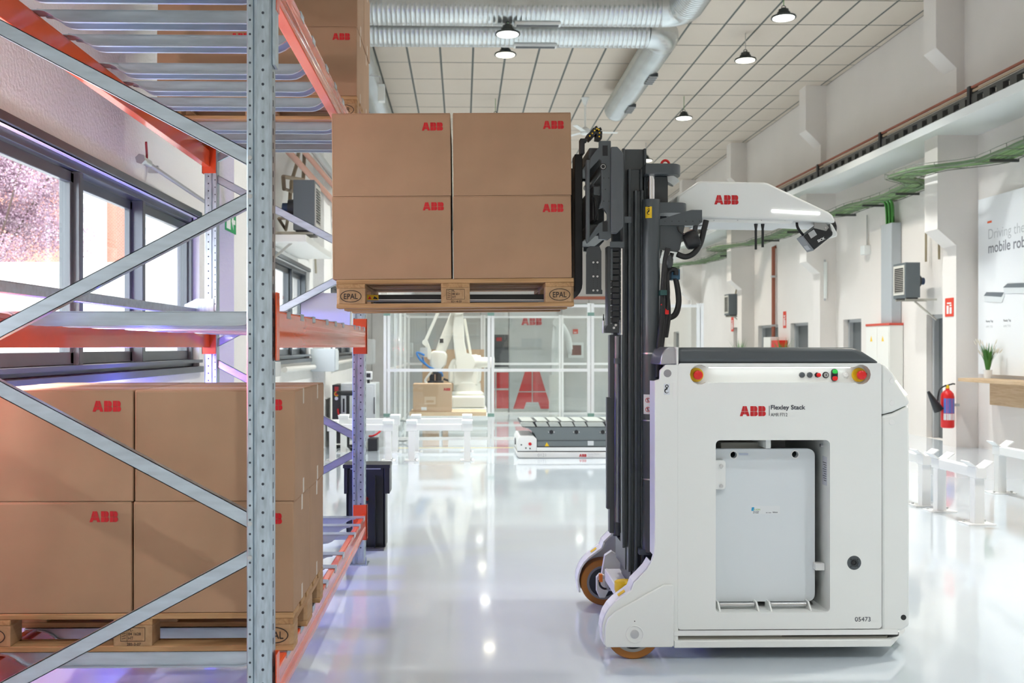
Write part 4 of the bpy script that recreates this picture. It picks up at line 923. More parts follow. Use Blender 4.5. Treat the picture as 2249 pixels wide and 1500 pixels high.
# ================================================================ crane rail on the right ledge
cr = thing('crane_rail', 'dark steel crane rail with brown cable strip along the right ledge', 'rail', (7.0, 14, 4.83))
M().box(6.92, 7.00, YF, YB, 4.78, 4.80).box(6.95, 6.97, YF, YB, 4.80, 4.83).build('rail_foot', dgrey, cr)
M().box(6.93, 6.99, YF, YB, 4.90, 4.94).build('rail_head', mat('rail_steel', (.06, .06, .055), .5), cr)
M().box(6.92, 6.96, YF, YB, 5.02, 5.045).build('conductor_strip', rust, cr)
M().box(6.94, 6.96, YF, YB, 4.965, 5.0).build('conductor_strip', mat('strip_tan', (.40, .30, .20), .6), cr)
rpm = M().box(6.92, 7.00, 0, .16, 4.80, 4.90).mesh('rail_chair', ORG[cr.name]); rpm.materials.append(MATS['rail_steel'])
y = 11.0
while y < 34: o = bpy.data.objects.new('rail_chair', rpm); C.objects.link(o); o.parent = cr; o.location = (0, y, 0); y += .32
for y in (13.4, 16.3, 19.2, 22.1, 25.0): M().box(6.90, 7.02, y, y+.07, 4.80, 5.05).build('rail_bracket', black, cr)
# ================================================================ green cable tray
ct = thing('cable_tray', 'wire cable tray full of green cables snaking along the right wall', 'cable tray', (7.5, 14, 4.1))
path = []
y = 8.6
while y < 34:
    near = min(abs(y-(p+.21)) for p in PILY)
    k = max(0, min(1, (1.15-near)/.75)); k = k*k*(3-2*k); path.append((7.42-k*.62, y, 4.13+.02*math.sin(y*2.1))); y += .2
for dx, dz, r in ((-.19, 0, .018), (.17, .01, .02), (.21, .0, .018), (-.165, .012, .02), (-.13, 0, .018), (-.09, .015, .022), (-.04, .02, .024), (.01, .018, .022), (.06, .02, .024), (.11, .01, .02), (-.06, -.004, .02), (.03, -.006, .02), (.085, -.008, .018)):
    M().tube([(a+dx+.012*math.sin(b*3+dx*40), b, c+dz+.006*math.sin(b*5+dx*60)) for a, b, c in path], r, 6).build('cable', mat('cable_green_%d' % (int(dx*100) % 3), [(.16, .27, .10), (.24, .36, .16), (.12, .20, .09)][int(dx*100) % 3], .5), ct)
for s in (-.23, .25):
    for dz in (-.03, .05): M().tube([(a+s, b, c+dz) for a, b, c in path], .006, 5).build('tray_wire', mat('tray_wire', (.16, .17, .13), .5), ct)
rung = M()
for a, b, c in path[::2]: rung.tube([(a-.23, b, c+.05), (a-.23, b, c-.03), (a+.25, b, c-.03), (a+.25, b, c+.05)], .006, 5)
ro = rung.build('tray_rungs', MATS['tray_wire'], ct); ro['kind'] = 'stuff'
for y in (10.6, 12.2, 13.6, 16.6, 18.0, 19.3, 22.2, 24.0, 28.0): M().box(7.3, 7.7, y, y+.03, 4.06, 4.10).build('tray_bracket', MATS['rail_steel'], ct)
for k in range(9):
    yk = 17.34+k*.04; xk = 7.56+.03*(k % 3); M().tube(spline([(7.42, yk-.05+.02*(k % 2), 4.13), (xk-.03, yk, 4.06), (xk, yk+.01, 3.85), (xk, yk, 3.6)]), .016, 6).build('cable_drop', mat('drop_green_%d' % (k % 2), [(.06, .28, .04), (.10, .36, .08)][k % 2], .5), ct)
tk = tag(M().box(7.52, 7.69, 17.28, 17.72, 1.92, 3.68).build('cable_trunking', mat('trunking', (.42, .45, .47), .4), None, (7.6, 17.5, 1.92), bevel=.005), 'grey metal cable trunking above the electrical cabinet', 'trunking')
# ================================================================ fittings on the right wall
ec = thing('electrical_cabinet', 'pale wall cabinet with red top edge and yellow warning triangles', 'cabinet', (7.56, 17.7, 0))
M().box(7.45, 7.69, 17.2, 18.2, .03, 1.88).build('cabinet_body', offwhite, ec, bevel=.005); M().box(7.44, 7.69, 17.19, 18.21, 1.88, 1.92).build('cabinet_cap', mat('cap_red', (.60, .08, .05), .5), ec)
M().box(7.45, 7.69, 17.22, 18.18, 0, .03).build('cabinet_plinth', dgrey, ec)
for y0, y1 in ((17.22, 17.69), (17.71, 18.18)):
    dr = M().box(7.438, 7.45, y0, y1, .06, 1.85).build('cabinet_door', offwhite, ec, bevel=.003); yc = (y0+y1)/2
    M().prism([(yc-.05, 1.60), (yc+.05, 1.60), (yc, 1.70)], 'x', 7.436, 7.438).build('warning_triangle', yellow, dr); M().box(7.42, 7.438, yc+.18, yc+.20, .95, 1.05).build('door_latch', steel, dr)
def heater(loc, face, label, sh=1):
    x, y, z = loc; t = thing('unit_heater', label, 'heater', loc, 'grey unit heaters on the walls'); s = -1 if face < 0 else 1
    hm = mat('heater_grey', (.115, .135, .145), .5)
    M().box(x-.12, x+.12, y, y+.46, z, z+.57).build('heater_body', hm, t, bevel=.006)
    fx = x+.121*s; fr_ = M().plate([(y+.03, z+.05), (y+.43, z+.05), (y+.43, z+.53), (y+.03, z+.53)], [[(y+.06, z+.09), (y+.40, z+.09), (y+.40, z+.49), (y+.06, z+.49)]], 'x', fx, fx+.012*s).build('louver_frame', mat('louver_pale', (.62, .60, .54), .5), t)
    for k in range(13):
        zz = z+.10+k*.03; M().prism([(fx, zz), (fx+.020*s, zz-.006), (fx+.020*s, zz-.002), (fx, zz+.004)], 'y', y+.06, y+.40).build('louver', MATS['louver_pale'], fr_)
    M().box(fx-.002*s, fx+.001*s, y+.06, y+.40, z+.09, z+.49).build('louver_back', black, fr_)
    bx = x-.12*s; M().cyl((bx, y+.23, z+.28), (bx-.09*s, y+.23, z+.28), .10, 20).build('fan_shroud', dgrey, t); M().cyl((bx-.09*s, y+.23, z+.28), (bx-.16*s, y+.23, z+.28), .06, 16).build('fan_motor', mat('motor_blue', (.02, .05, .12), .4), t)
    wx_ = XR if s < 0 else XL
    M().bar((x+.10*s, y+.05, z-.03), (wx_, y+.05, z-.03), .03, .03, (0, 0, 1)).bar((x+.10*s, y+.41, z-.03), (wx_, y+.41, z-.03), .03, .03, (0, 0, 1)).build('shelf_bracket', mat('bracket_pale', (.48, .46, .40), .6), t)
    M().bar((x-.05*s, y+.05, z-.06), (wx_, y+.05, z-.36), .025, .025, (0, 1, 0)).build('bracket_strut', MATS['bracket_pale'], t)
    [M().box(x-.09, x+.09, y+q, y+q+.04, z-.02, z+.0).build('heater_foot', black, t) for q in (.02, .40)]
    return t
heater((7.29, 15.95, 2.30), -1, 'grey unit heater on the right wall next to the nearest column')
heater((7.29, 26.62, 2.36), -1, 'small distant grey unit heater on the right wall above the robot body')
heater((-1.80, 11.35, 2.83), 1, 'grey unit heater on the left wall seen between rack and cartons')
# fire extinguisher
X, Y = 7.20, 14.62; fe = thing('fire_extinguisher', 'red fire extinguisher hanging on the nearest right column', 'fire extinguisher', (X, Y, .30))
M().lathe([(.080, 0), (.092, .012), (.095, .03), (.095, .46), (.085, .51), (.05, .55), (.028, .565), (.028, .585)], (X, Y, .30), (0, 0, 1), 28).build('cylinder', red, fe)
M().lathe([(.025, 0), (.025, .035), (.015, .05)], (X, Y, .885), (0, 0, 1), 14).build('valve', yellow, fe); M().tube([(X, Y, .93), (X+.07, Y-.02, .955), (X+.10, Y-.02, .95)], .012).build('handle', black, fe)
def arc_label(z0, z1, r, m, nm):
    mm = M()
    for i in range(6):
        t0, t1 = math.radians(-150+18*i), math.radians(-150+18*(i+1)); mm.quad(*[(X+r*math.cos(t), Y+r*math.sin(t), z) for t, z in ((t0, z0), (t1, z0), (t1, z1), (t0, z1))])
    return mm.build(nm, m, fe)
arc_label(.52, .74, .0958, mat('label_blue', (.10, .18, .55), .5), 'label_sheet'); arc_label(.42, .515, .0958, mat('label_white', (.8, .8, .8), .5), 'label_sheet')
M().tube(spline([(X-.02, Y, .93), (X-.12, Y-.02, .88), (X-.15, Y-.02, .78), (X-.16, Y-.03, .70)]), .012).build('hose', rubber, fe)
M().cyl((X-.14, Y-.02, .56), (X-.30, Y-.02, .84), .075, 16, r2=.02).build('horn', black, fe); M().box(X+.05, 7.372, Y-.02, Y+.06, .62, .66).build('wall_bracket', steel, fe)
def sign(name, label, x, y, z, w, h, m, glyph, facing='x'):
    t = thing(name, label, 'sign', (x, y, z)); M().box(x-.006, x, y-w/2, y+w/2, z-h/2, z+h/2).build('sign_plate', m, t); g = glyph(x-.0075, y, z, w, h)
    g.build('sign_symbol', white, t); return t
def gl_ext(x, y, z, w, h):
    m = M()
    for q in ((-.3, -.05, -.35, .1), (.05, .3, -.35, .0), (-.25, .25, .18, .26), (.05, .28, .05, .14)): m.quad((x, y-q[0]*w, z+q[2]*h), (x, y-q[1]*w, z+q[2]*h), (x, y-q[1]*w, z+q[3]*h), (x, y-q[0]*w, z+q[3]*h))
    return m
sred = mat('sign_red', (.72, .06, .03), .5); sgrn = mat('sign_green', (.0, .28, .08), .5)
sign('fire_sign', 'red fire extinguisher sign on the nearest right column', 7.369, 14.9, 2.10, .26, .28, sred, gl_ext)
p = at(1727.5, 701, 23.6); sign('fire_sign', 'small red sign on the right wall beside the red pipe', 7.699, 23.6, 2.15, .22, .4, sred, gl_ext)
sign('fire_sign', 'tiny red sign on the far right wall below the distant heater', 7.699, 28.2, 2.15, .25, .42, sred, gl_ext)
sign('exit_sign', 'tiny green sign beside the distant heater on the right wall', 7.699, 27.2, 2.6, .25, .3, sgrn, gl_ext)
# red riser pipe and hose cabinet
rp = thing('fire_riser', 'dark red fire pipe running down the right wall', 'pipe', (7.63, 24.25, 1.7))
M().tube([(7.69, 24.25, 3.95), (7.63, 24.25, 3.95), (7.63, 24.25, 1.75)], .045, 12).build('riser_pipe', rust, rp)
for z in (2.0, 3.2): M().box(7.58, 7.70, 24.2, 24.3, z, z+.05).build('pipe_clip', steel, rp)
hc_ = thing('hose_cabinet', 'small red and white fire hose box seen above the robot cover', 'cabinet', (7.6, 24.0, 1.2))
M().box(7.5, 7.698, 23.4, 24.0, 1.2, 1.66).build('cabinet_body', red, hc_, bevel=.005); M().box(7.49, 7.698, 24.03, 24.6, 1.25, 1.74).build('meter_box', offwhite, hc_, bevel=.005)
# conduits, tube light, junction box on right wall
cd = thing('wall_conduit', 'thin brown conduit with bends above the nearest wall heater', 'conduit', (7.66, 16.1, 3.0)); M().tube([(7.69, 15.6, 4.0), (7.62, 15.7, 3.98), (7.62, 16.2, 3.9), (7.62, 16.2, 2.9)], .018, 8).tube([(7.62, 16.2, 3.45), (7.62, 15.75, 3.45), (7.62, 15.75, 2.9)], .018, 8).build('conduit_pipe', mat('conduit', (.30, .24, .15), .5), cd)
jb = thing('junction_box', 'white junction box on a thin conduit on the right wall', 'box', (7.66, 18.7, 3.3)); M().box(7.58, 7.7, 18.6, 18.8, 3.25, 3.42).build('box_body', white, jb, bevel=.006); M().tube([(7.67, 18.7, 3.42), (7.67, 18.7, 4.0)], .012, 6).build('conduit_pipe', mat('conduit_grey', (.45, .45, .42), .5), jb)
tl = thing('tube_light', 'vertical white tube light on the second right column', 'lamp', (7.5, 20.33, 2.45)); M().box(7.44, 7.50, 20.29, 20.345, 2.5, 3.25).build('light_body', mat('tube_white', (.80, .83, .80), .4), tl, bevel=.008); M().box(7.45, 7.49, 20.345, 20.349, 2.45, 3.3).build('mounting_rail', steel, tl)
fc = thing('gas_pipework', 'thin brown pipework on the right wall above the distant heater', 'pipework', (7.65, 27.0, 3.0)); M().tube([(7.65, 27.5, 4.0), (7.65, 27.5, 3.55), (7.65, 27.0, 3.5), (7.65, 27.0, 3.1), (7.45, 26.9, 3.05), (7.40, 26.8, 2.93)], .022, 6).tube([(7.65, 27.8, 3.5), (7.65, 27.3, 3.35), (7.65, 27.3, 3.2)], .02, 6).build('pipe_run', MATS['conduit'], fc)
def shrub(loc, label, h, n, spread, pot=True, m=leaf, tips=None):
    t = thing('potted_plant', label, 'plant', loc); x, y, z = loc
    M().lathe([(.045, 0), (.060, .12), (.052, .12), (.05, .10), (0, .10)], loc, (0, 0, 1), 18).build('pot', whiteg if pot else dgrey, t)
    mm = M(); mt = M()
    for i in range(n):
        a = random.uniform(0, 2*PI); s = random.uniform(.15, 1)*spread; hh = h*random.uniform(.55, 1); w = .006+.006*random.random()
        p0 = Vector((x+.02*math.cos(a), y+.02*math.sin(a), z+.10)); p1 = p0+Vector((math.cos(a)*s*.35, math.sin(a)*s*.35, hh*.6)); p2 = p0+Vector((math.cos(a)*s, math.sin(a)*s, hh))
        sd = Vector((-math.sin(a), math.cos(a), 0))*w; mm.quad(p0-sd, p0+sd, p1+sd, p1-sd); mm.quad(p1-sd, p1+sd, p2)
        if tips and i % 4 == 0: mt.lathe([(0, 0), (.008, .02), (.009, .05), (0, .09)], p2-Vector((0, 0, .02)), (p2-p1), 5)
    f = mm.build('foliage', m, t); f['kind'] = 'stuff'
    if tips: f = mt.build('seed_heads', tips, t); f['kind'] = 'stuff'
    return t
shrub((7.46, 13.98, 1.055), 'grass plant in a white pot on the oak wall shelf', .42, 90, .13, True, leaf, mat('seed_cream', (.75, .70, .58), .7))
def bigplant(loc, label):
    t = shrub((loc[0], loc[1], 0.9), label, .75, 70, .32, True, mat('leaf_fresh', (.09, .30, .05), .6)); tb = thing('plant_stand', 'white stand under the %s' % label.replace('leafy ', ''), 'stand', loc)
    M().box(loc[0]-.15, loc[0]+.15, loc[1]-.15, loc[1]+.15, .86, .9).box(loc[0]-.12, loc[0]+.12, loc[1]-.12, loc[1]+.12, 0, .86).build('stand_body', white, tb)
bigplant((7.3, 22.5, 0), 'leafy green plant peeking over the robot beside the doorway')
bigplant((7.2, 25.7, 0), 'leafy green plant peeking over the robot cover, further left')
# banner and shelf at the right edge
bn = thing('wall_banner', 'large white banner with slogan text on the right wall', 'banner', (7.66, 13.0, 1.2))
M().box(7.66, 7.695, 9.8, 14.62, 1.1, 3.68).build('banner_sheet', mat('banner_white', (.86, .87, .88), .5), bn)
def ban(s, y, z, h, m, bold=0): letters(M(), s, (7.6585, y, z), height=h, xd=(0, -1, 0), bold=bold).build('banner_text', m, bn)
pale = mat('text_pale', (.52, .53, .54), .6); tdark = mat('text_dark', (.22, .22, .24), .6)
M().box(7.6582, 7.6588, 14.24, 14.36, 3.30, 3.33).build('banner_mark', mat('mark_orange', (.85, .12, .03), .5), bn)
ban('Driving the next', 14.33, 3.02, .19, pale, -.005); ban('mobile robots', 14.33, 2.86, .155, tdark, .012)
for y, z, w in ((14.44, 2.13, .72), (13.92, 2.22, 1.1)):
    q = M().prism([(y, z+.12), (y-.10*w, z+.17), (y-.75*w, z+.14), (y-.66*w, z+.08)], 'x', 7.648, 7.659).build('robot_picture', mat('pic_grey', (.16, .18, .20), .5), bn)
    M().prism([(y, z+.12), (y-.66*w, z+.08), (y-.75*w, z+.14), (y-.76*w, z+.09), (y-.66*w, z+.0), (y-.02, z+.04)], 'x', 7.650, 7.659).build('robot_picture', mat('pic_white', (.72, .75, .76), .5), bn)
for y in (14.40, 13.93):
    ban('Flexley Tug', y, 1.85, .04, tdark, .02); ban('AMR T702', y, 1.78, .03, pale)
sh = thing('wall_shelf', 'oak veneer shelf with apron under the white banner', 'shelf', (7.4, 13, 1.0))
M().box(7.22, 7.655, 10.5, 14.35, 1.0, 1.05).build('shelf_board', oak, sh, bevel=.003); M().box(7.50, 7.55, 10.5, 14.0, .68, 1.0).build('shelf_apron', oak, sh); M().box(7.55, 7.69, 10.5, 13.9, .70, .74).build('shelf_batten', oak, sh)
# ================================================================ left wall fittings
def pipe(name, label, runs, r, m, cat='pipe', clips=()):
    t = thing(name, label, cat, runs[0][0])
    for pts in runs: M().tube(pts, r, 10).build('pipe_run', m, t)
    for c_ in clips: M().box(c_[0]-.04, c_[0]+.03, c_[1]-.012, c_[1]+.012, c_[2]-.025, c_[2]+.025).build('pipe_clip', steel, t)
    return t
v1 = at(302, 355, 6.65); wpz = 2.74
t = pipe('water_pipe', 'thin grey water pipe with a red lever valve above the near window', [[(-2.12, 6.72, wpz), (-2.12, 8.9, wpz-.06)]], .016, mat('pipe_grey', (.42, .42, .42), .4, .5), 'pipe', [(-2.15, 7.0, wpz)])
M().cyl((-2.12, 6.62, wpz), (-2.12, 6.78, wpz), .026, 12).cyl((-2.12, 6.60, wpz), (-2.12, 6.64, wpz), .034, 6).build('valve_body', steel, t); M().tube([(-2.12, 6.74, wpz+.02), (-2.12, 6.74, wpz+.06), (-2.10, 6.66, wpz+.12)], .008, 6).build('valve_lever', mat('lever_red', (.35, .03, .04), .4), t)
def K(px, py, x):  # point on vertical plane X=x through a pixel
    u = (px-CX)/F_; v = (CY-py)/F_; k = x/(SA+u*CA); return Vector((x, k*(CA-u*SA), EYE+k*v))
pipe('heating_pipe', 'pink heating pipe running along the upper left wall, lower of two', [[K(620, 318, -1.99), K(735, 444, -1.99), K(800, 516, -1.99)]], .038, copper)
pipe('heating_pipe', 'pink heating pipe running along the upper left wall, upper of two', [[K(640, 300, -1.95), K(735, 412, -1.95), K(800, 490, -1.95)]], .034, copper)
pipe('heating_pipe', 'grey pipe running high along the left wall above the pink ones', [[K(660, 290, -1.9), K(735, 390, -1.9), K(800, 470, -1.9)]], .05, mat('pipe_silver', (.5, .51, .5), .4, .4))
pipe('gas_pipe', 'crooked brown gas pipe feeding the left wall heater', [[K(658, 322, -2.1), K(652, 360, -2.1), K(640, 400, -2.1), K(640, 418, -2.1)], [K(622, 388, -2.1), K(666, 395, -2.05), K(669, 324, -2.05)], [K(622, 388, -2.1), K(624, 415, -2.1), K(640, 420, -2.08), K(648, 418, -1.9)], [K(638, 420, -2.1), K(635, 470, -2.1)]], .024, mat('pipe_brown', (.32, .25, .17), .5, .2))
tb_ = tag(M().tube([K(612, 480, -2.1), K(632, 480, -1.95), K(628, 505, -2.1), K(612, 480, -2.1)], .018, 6).build('triangle_bracket', MATS['pipe_brown'], None, K(620, 490, -2.1)), 'brown triangular steel bracket below the left wall heater', 'bracket')
pipe('water_pipe', 'short tap pipe on the left wall below the heater', [[K(636, 530, -2.12), K(660, 543, -2.12), K(692, 556, -2.12)], [K(692, 556, -2.12), K(694, 600, -2.12)]], .016, mat('pipe_brass', (.42, .38, .28), .4, .4))
pipe('drain_pipe', 'white vertical drain pipe beside the window pilaster', [[(-2.12, 10.05, 0), (-2.12, 10.05, 6.5)]], .05, offwhite)
ledge_ = tag(M().box(-2.19, -1.75, 11.2, 13.4, 2.52+.16, 2.60+.16).build('wall_shelf', offwhite, None, (-2.0, 12, 2.7), bevel=.004), 'cream shelf board under the left wall heater', 'shelf')
ex_ = thing('exit_sign', 'green running-man exit sign on the left pilaster', 'sign', (-2.035, 9.4, 2.7)); pe_ = K(507, 485, -2.035); M().box(-2.04, -2.034, pe_.y-.2, pe_.y+.2, pe_.z-.1, pe_.z+.1).build('sign_plate', sgrn, ex_)
M().prism([(pe_.y-.16, pe_.z-.08), (pe_.y-.02, pe_.z-.08), (pe_.y-.02, pe_.z+.08), (pe_.y-.16, pe_.z+.08)], 'x', -2.034, -2.032).build('sign_symbol', white, ex_); M().prism([(pe_.y+.02, pe_.z), (pe_.y+.09, pe_.z+.07), (pe_.y+.09, pe_.z+.02), (pe_.y+.16, pe_.z+.02), (pe_.y+.16, pe_.z-.02), (pe_.y+.09, pe_.z-.02), (pe_.y+.09, pe_.z-.07)], 'x', -2.034, -2.032).build('sign_symbol', white, ex_)
def wbox(name, label, px0, px1, py0, py1, Y, depth, m, extra=None):
    x0, x1 = PXx(px0, Y), PXx(px1, Y); z0, z1 = PZ(py1, Y), PZ(py0, Y); t = thing(name, label, 'box', ((x0+x1)/2, Y, z0))
    M().box(XL+.001, x1, Y, Y+depth, z0, z1).build('box_body', m, t, bevel=.005); M().box(x1, x1+.012, Y+.02, Y+depth-.02, z0+.02, z1-.02).build('box_door', m, t, bevel=.003); return t
wbox('wall_cabinet', 'pale blue-grey wall cabinet on the left wall behind the far rack post', 705, 735, 766, 816, 14.5, .4, mat('pale_blue', (.68, .74, .76), .4))
wbox('switch_box', 'grey switch box on the left wall right of the far rack post', 800, 818, 745, 800, 20.6, .6, mat('switch_grey', (.6, .62, .62), .5))
pipe('wall_trunking', 'cream cable trunking low on the left wall', [[K(625, 812, -2.15), K(690, 806, -2.15), K(780, 790, -2.15)]], .035, offwhite)
wl_ = tag(M().box(XL+.001, -2.05, 10.9, 11.3, 1.17, 1.33).box(XL+.001, -2.08, 10.95, 11.1, 1.0, 1.17).build('socket_panel', mat('socket_grey', (.55, .56, .55), .5), None, (-2.1, 11, 1.0), bevel=.004), 'small grey socket panel on the left wall above the cartons', 'socket')
# ================================================================ partition at the back of the cell
pt = struct(M().box(XL, 4.1, 22.0, 22.1, 0, 2.55).build('wall_partition', mat('partition_grey', (.62, .605, .58), .6, var=.05, vscale=2)))
for k in range(10): M().box(-2.0+k*.6, -1.985+k*.6, 21.985, 22.0, 0, 2.55).build('panel_joint', mat('joint_grey', (.36, .35, .33), .6), pt)
M().box(XL, 4.1, 21.96, 22.12, 2.55, 2.62).build('top_rail', rust, pt); M().box(XL, 4.1, 21.97, 22.0, 2.40, 2.45).build('top_rail', mat('rail_green', (.16, .25, .17), .5), pt)
# ================================================================ safety fence with clear panes
CXL, CY0, CY1 = PXx(850, 15.0), 15.0, 20.6
cell = thing('safety_fence', 'white framed safety fence with clear panes around the robot arm', 'fence', (.5, CY0, 0))
def post(x, y, w=.05): M().box(x-w, x-.006, y-.03, y+.03, 0, 2.16).box(x+.006, x+w, y-.03, y+.03, 0, 2.16).build('post', whiteg, cell)
fx = [CXL, PXx(1078, CY0), PXx(1297, CY0), 3.6]
bxs = [CXL, .43, 2.05, 3.6]
sy = [CY0, 16.4, 17.8, 19.2, CY1]
clampm = mat('clamp_green', (.2, .33, .28), .4)
for x in fx: post(x, CY0)
for y in sy[1:]: post(CXL, y)
for x in bxs[1:]: post(x, CY1)
def span(x0, x1, y0, y1):
    ax_ = abs(x1-x0) > abs(y1-y0)
    for z in (.12, 1.15, 2.12):
        if ax_: M().box(x0+.04, x1-.04, y0-.018, y0+.018, z-.022, z+.022).build('rail', whiteg, cell)
        else: M().box(x0-.018, x0+.018, y0+.03, y1-.03, z-.022, z+.022).build('rail', whiteg, cell)
    for za, zb in ((.145, 1.125), (1.175, 2.095)):
        if ax_: M().box(x0+.05, x1-.05, y0-.003, y0+.003, za, zb).build('pane', acryl, cell)
        else: M().box(x0-.003, x0+.003, y0+.035, y1-.035, za, zb).build('pane', acryl, cell)
for i in range(3): span(fx[i], fx[i+1], CY0, CY0); span(bxs[i], bxs[i+1], CY1, CY1)
for i in range(4): span(CXL, CXL, sy[i], sy[i+1])
for x in fx[:3]:
    for z in (.45, 1.97): M().box(x-.05, x+.05, CY0-.04, CY0-.03, z, z+.05).build('clamp', clampm, cell)
# pictures and banners in front of the partition
Yb = 21.8
def rollup(label, px0, px1, py0, py1, m, name='banner_stand'):
    x0, x1, z0, z1 = PXx(px0, Yb), PXx(px1, Yb), PZ(py1, Yb), PZ(py0, Yb); t = thing(name, label, 'banner', ((x0+x1)/2, Yb, 0))
    M().box(x0, x1, Yb, Yb+.01, max(z0, .08), z1).build('banner_sheet', m, t); M().box(x0, x1, Yb-.06, Yb+.08, 0, .08).build('banner_foot', offwhite, t); return t
b1 = rollup('pale banner with a big red letter behind the safety fence', 1119, 1222, 672, 912, mat('banner_grey', (.60, .60, .58), .5))
a, b = at(1145, 714, Yb-.003), at(1190, 714, Yb-.003); logo(M(), a, b.x-a.x).build('printed_logo', redp, b1, label='red three-letter logo')
a, b = at(1127, 898, Yb-.003), at(1211, 898, Yb-.003); k = (b.x-a.x)/.98; m = M()
for poly in LOGO[:4]: m.quad(*[a+Vector((x*k, 0, y*k*.95)) for x, y in poly])
m.build('printed_letter', mat('banner_red', (.68, .03, .03), .5), b1)
M().box(PXx(1145, Yb), PXx(1190, Yb), Yb-.004, Yb, PZ(762, Yb), PZ(743, Yb)).build('printed_picture', mat('pic_silver', (.50, .52, .52), .4), b1)
b2 = rollup('narrow banner with a dark machine picture above a red block', 1082, 1116, 672, 912, mat('banner_pale', (.62, .61, .58), .5))
M().box(PXx(1083, Yb), PXx(1117, Yb), Yb-.004, Yb, PZ(806, Yb), PZ(735, Yb)).build('printed_picture', mat('pic_dark', (.06, .06, .065), .5), b2); M().box(PXx(1090, Yb), PXx(1102, Yb), Yb-.006, Yb, PZ(749, Yb), PZ(741, Yb)).build('printed_mark', redp, b2)
for q in ((1083, 1087, 818, 853), (1090.5, 1117, 818, 853), (1083, 1087, 857, 897), (1090.5, 1117, 857, 897)):
    M().box(PXx(q[0], Yb), PXx(q[1], Yb), Yb-.004, Yb, PZ(q[3], Yb), PZ(q[2], Yb)).build('printed_letter', MATS['banner_red'], b2)
# small white cobot behind the fence
Yr = 21.3; cb = thing('robot_arm', 'slender white robot arm on a pedestal beside the hose cabinet', 'robot arm', (PXx(1228, Yr), Yr, 0))
M().cyl((PXx(1222, Yr), Yr, 0), (PXx(1222, Yr), Yr, .9), .16, 20).build('pedestal', offwhite, cb)
M().tube(spline([at(1222, 850, Yr), at(1219, 790, Yr), at(1221, 745, Yr), at(1224, 710, Yr)]), .085, 14).build('lower_arm', whiteg, cb); M().tube(spline([at(1226, 708, Yr), at(1238, 722, Yr), at(1248, 745, Yr), at(1251, 768, Yr)]), .07, 14).build('upper_arm', whiteg, cb)
M().cyl(at(1224, 708, Yr-.12), at(1224, 708, Yr+.12), .10, 18).build('shoulder_joint', whiteg, cb); M().cyl(at(1251, 768, Yr), at(1251, 778, Yr), .05, 14).build('wrist', whiteg, cb)
hf = thing('hose_cabinet', 'white framed fire hose box with dark red door on the partition', 'cabinet', (PXx(1265, 22), 21.98, 1.3))
M().plate(rrect(PXx(1247, 21.98), PXx(1281, 21.98), PZ(786, 21.98), PZ(752, 21.98), .01), [rrect(PXx(1254, 21.98), PXx(1276, 21.98), PZ(780, 21.98), PZ(758, 21.98), .01)], 'y', 21.90, 21.97).build('cabinet_frame', white, hf); M().box(PXx(1253, 21.98), PXx(1277, 21.98), 21.94, 21.97, PZ(781, 21.98), PZ(757, 21.98)).build('cabinet_door', mat('dark_red', (.22, .06, .05), .4), hf)
sg = thing('fire_sign', 'small red sign on the partition above the framed hose box', 'sign', (PXx(1263, 22), 21.97, 1.8)); M().box(PXx(1258, 22), PXx(1269, 22), 21.96, 21.975, PZ(733, 22), PZ(723, 22)).build('sign_plate', sred, sg); M().box(PXx(1260, 22), PXx(1266, 22), 21.957, 21.96, PZ(731, 22), PZ(729, 22)).build('sign_symbol', white, sg)
wp = thing('wall_phone', 'white wall phone behind the fence left of the robot arm', 'phone', (PXx(902, 21.9), 21.95, 1.6)); M().box(PXx(897, 21.9), PXx(907, 21.9), 21.88, 21.975, PZ(784, 21.9), PZ(753, 21.9)).build('phone_body', white, wp, bevel=.01); M().box(PXx(899, 21.9), PXx(905, 21.9), 21.875, 21.88, PZ(778, 21.9), PZ(765, 21.9)).build('phone_pad', offwhite, wp)
ck = thing('storage_crate', 'tall brown crate board standing behind the robot arm', 'crate', (PXx(975, 20.2), 20.2, 0)); M().box(PXx(928, 20.2), PXx(1062, 20.2), 20.15, 20.25, .0, 1.45).build('crate_panel', woodmat('crate_wood', (.55, .38, .24), (.47, .31, .18), 2), ck); 
for q in (930, 995, 1058): M().box(PXx(q, 20.2), PXx(q+5, 20.2), 20.12, 20.15, 0, 1.45).build('crate_batten', MATS['crate_wood'], ck)
# ================================================================ palletising arm
YA = 17.8; arm = thing('palletising_robot', 'large cream white palletising robot arm inside the safety fence', 'robot arm', (PXx(1028, YA), YA, 0)); cream = mat('robot_cream', (.83, .81, .73), .4)
def A(px, py, dy=0): return at(px, py, YA+dy)
def ab(name, px0, px1, py0, py1, d0, d1, m=cream, bv=.03): return M().box(PXx(px0, YA), PXx(px1, YA), YA+d0, YA+d1, PZ(py1, YA), PZ(py0, YA)).build(name, m, arm, bevel=bv, seg=3)
ab('base', 992, 1064, 868, 893, -.35, .35); ab('riser', 985, 1068, 894, 948, -.4, .4, mat('riser_white', (.78, .78, .74), .5), .01)
M().lathe([(.30, 0), (.30, .04), (.25, .08), (.24, .22), (.21, .25)], A(1026, 868)+Vector((0, 0, 0)), (0, 0, 1), 30).build('turntable', cream, arm)
ab('turret', 996, 1050, 800, 846, -.20, .20); M().prism(P(YA, [(985, 840), (985, 806), (992, 790), (1012, 782), (1050, 778), (1058, 800), (1056, 838), (1010, 842)]), 'y', YA-.16, YA+.16).build('shoulder_housing', cream, arm, bevel=.04, seg=3)
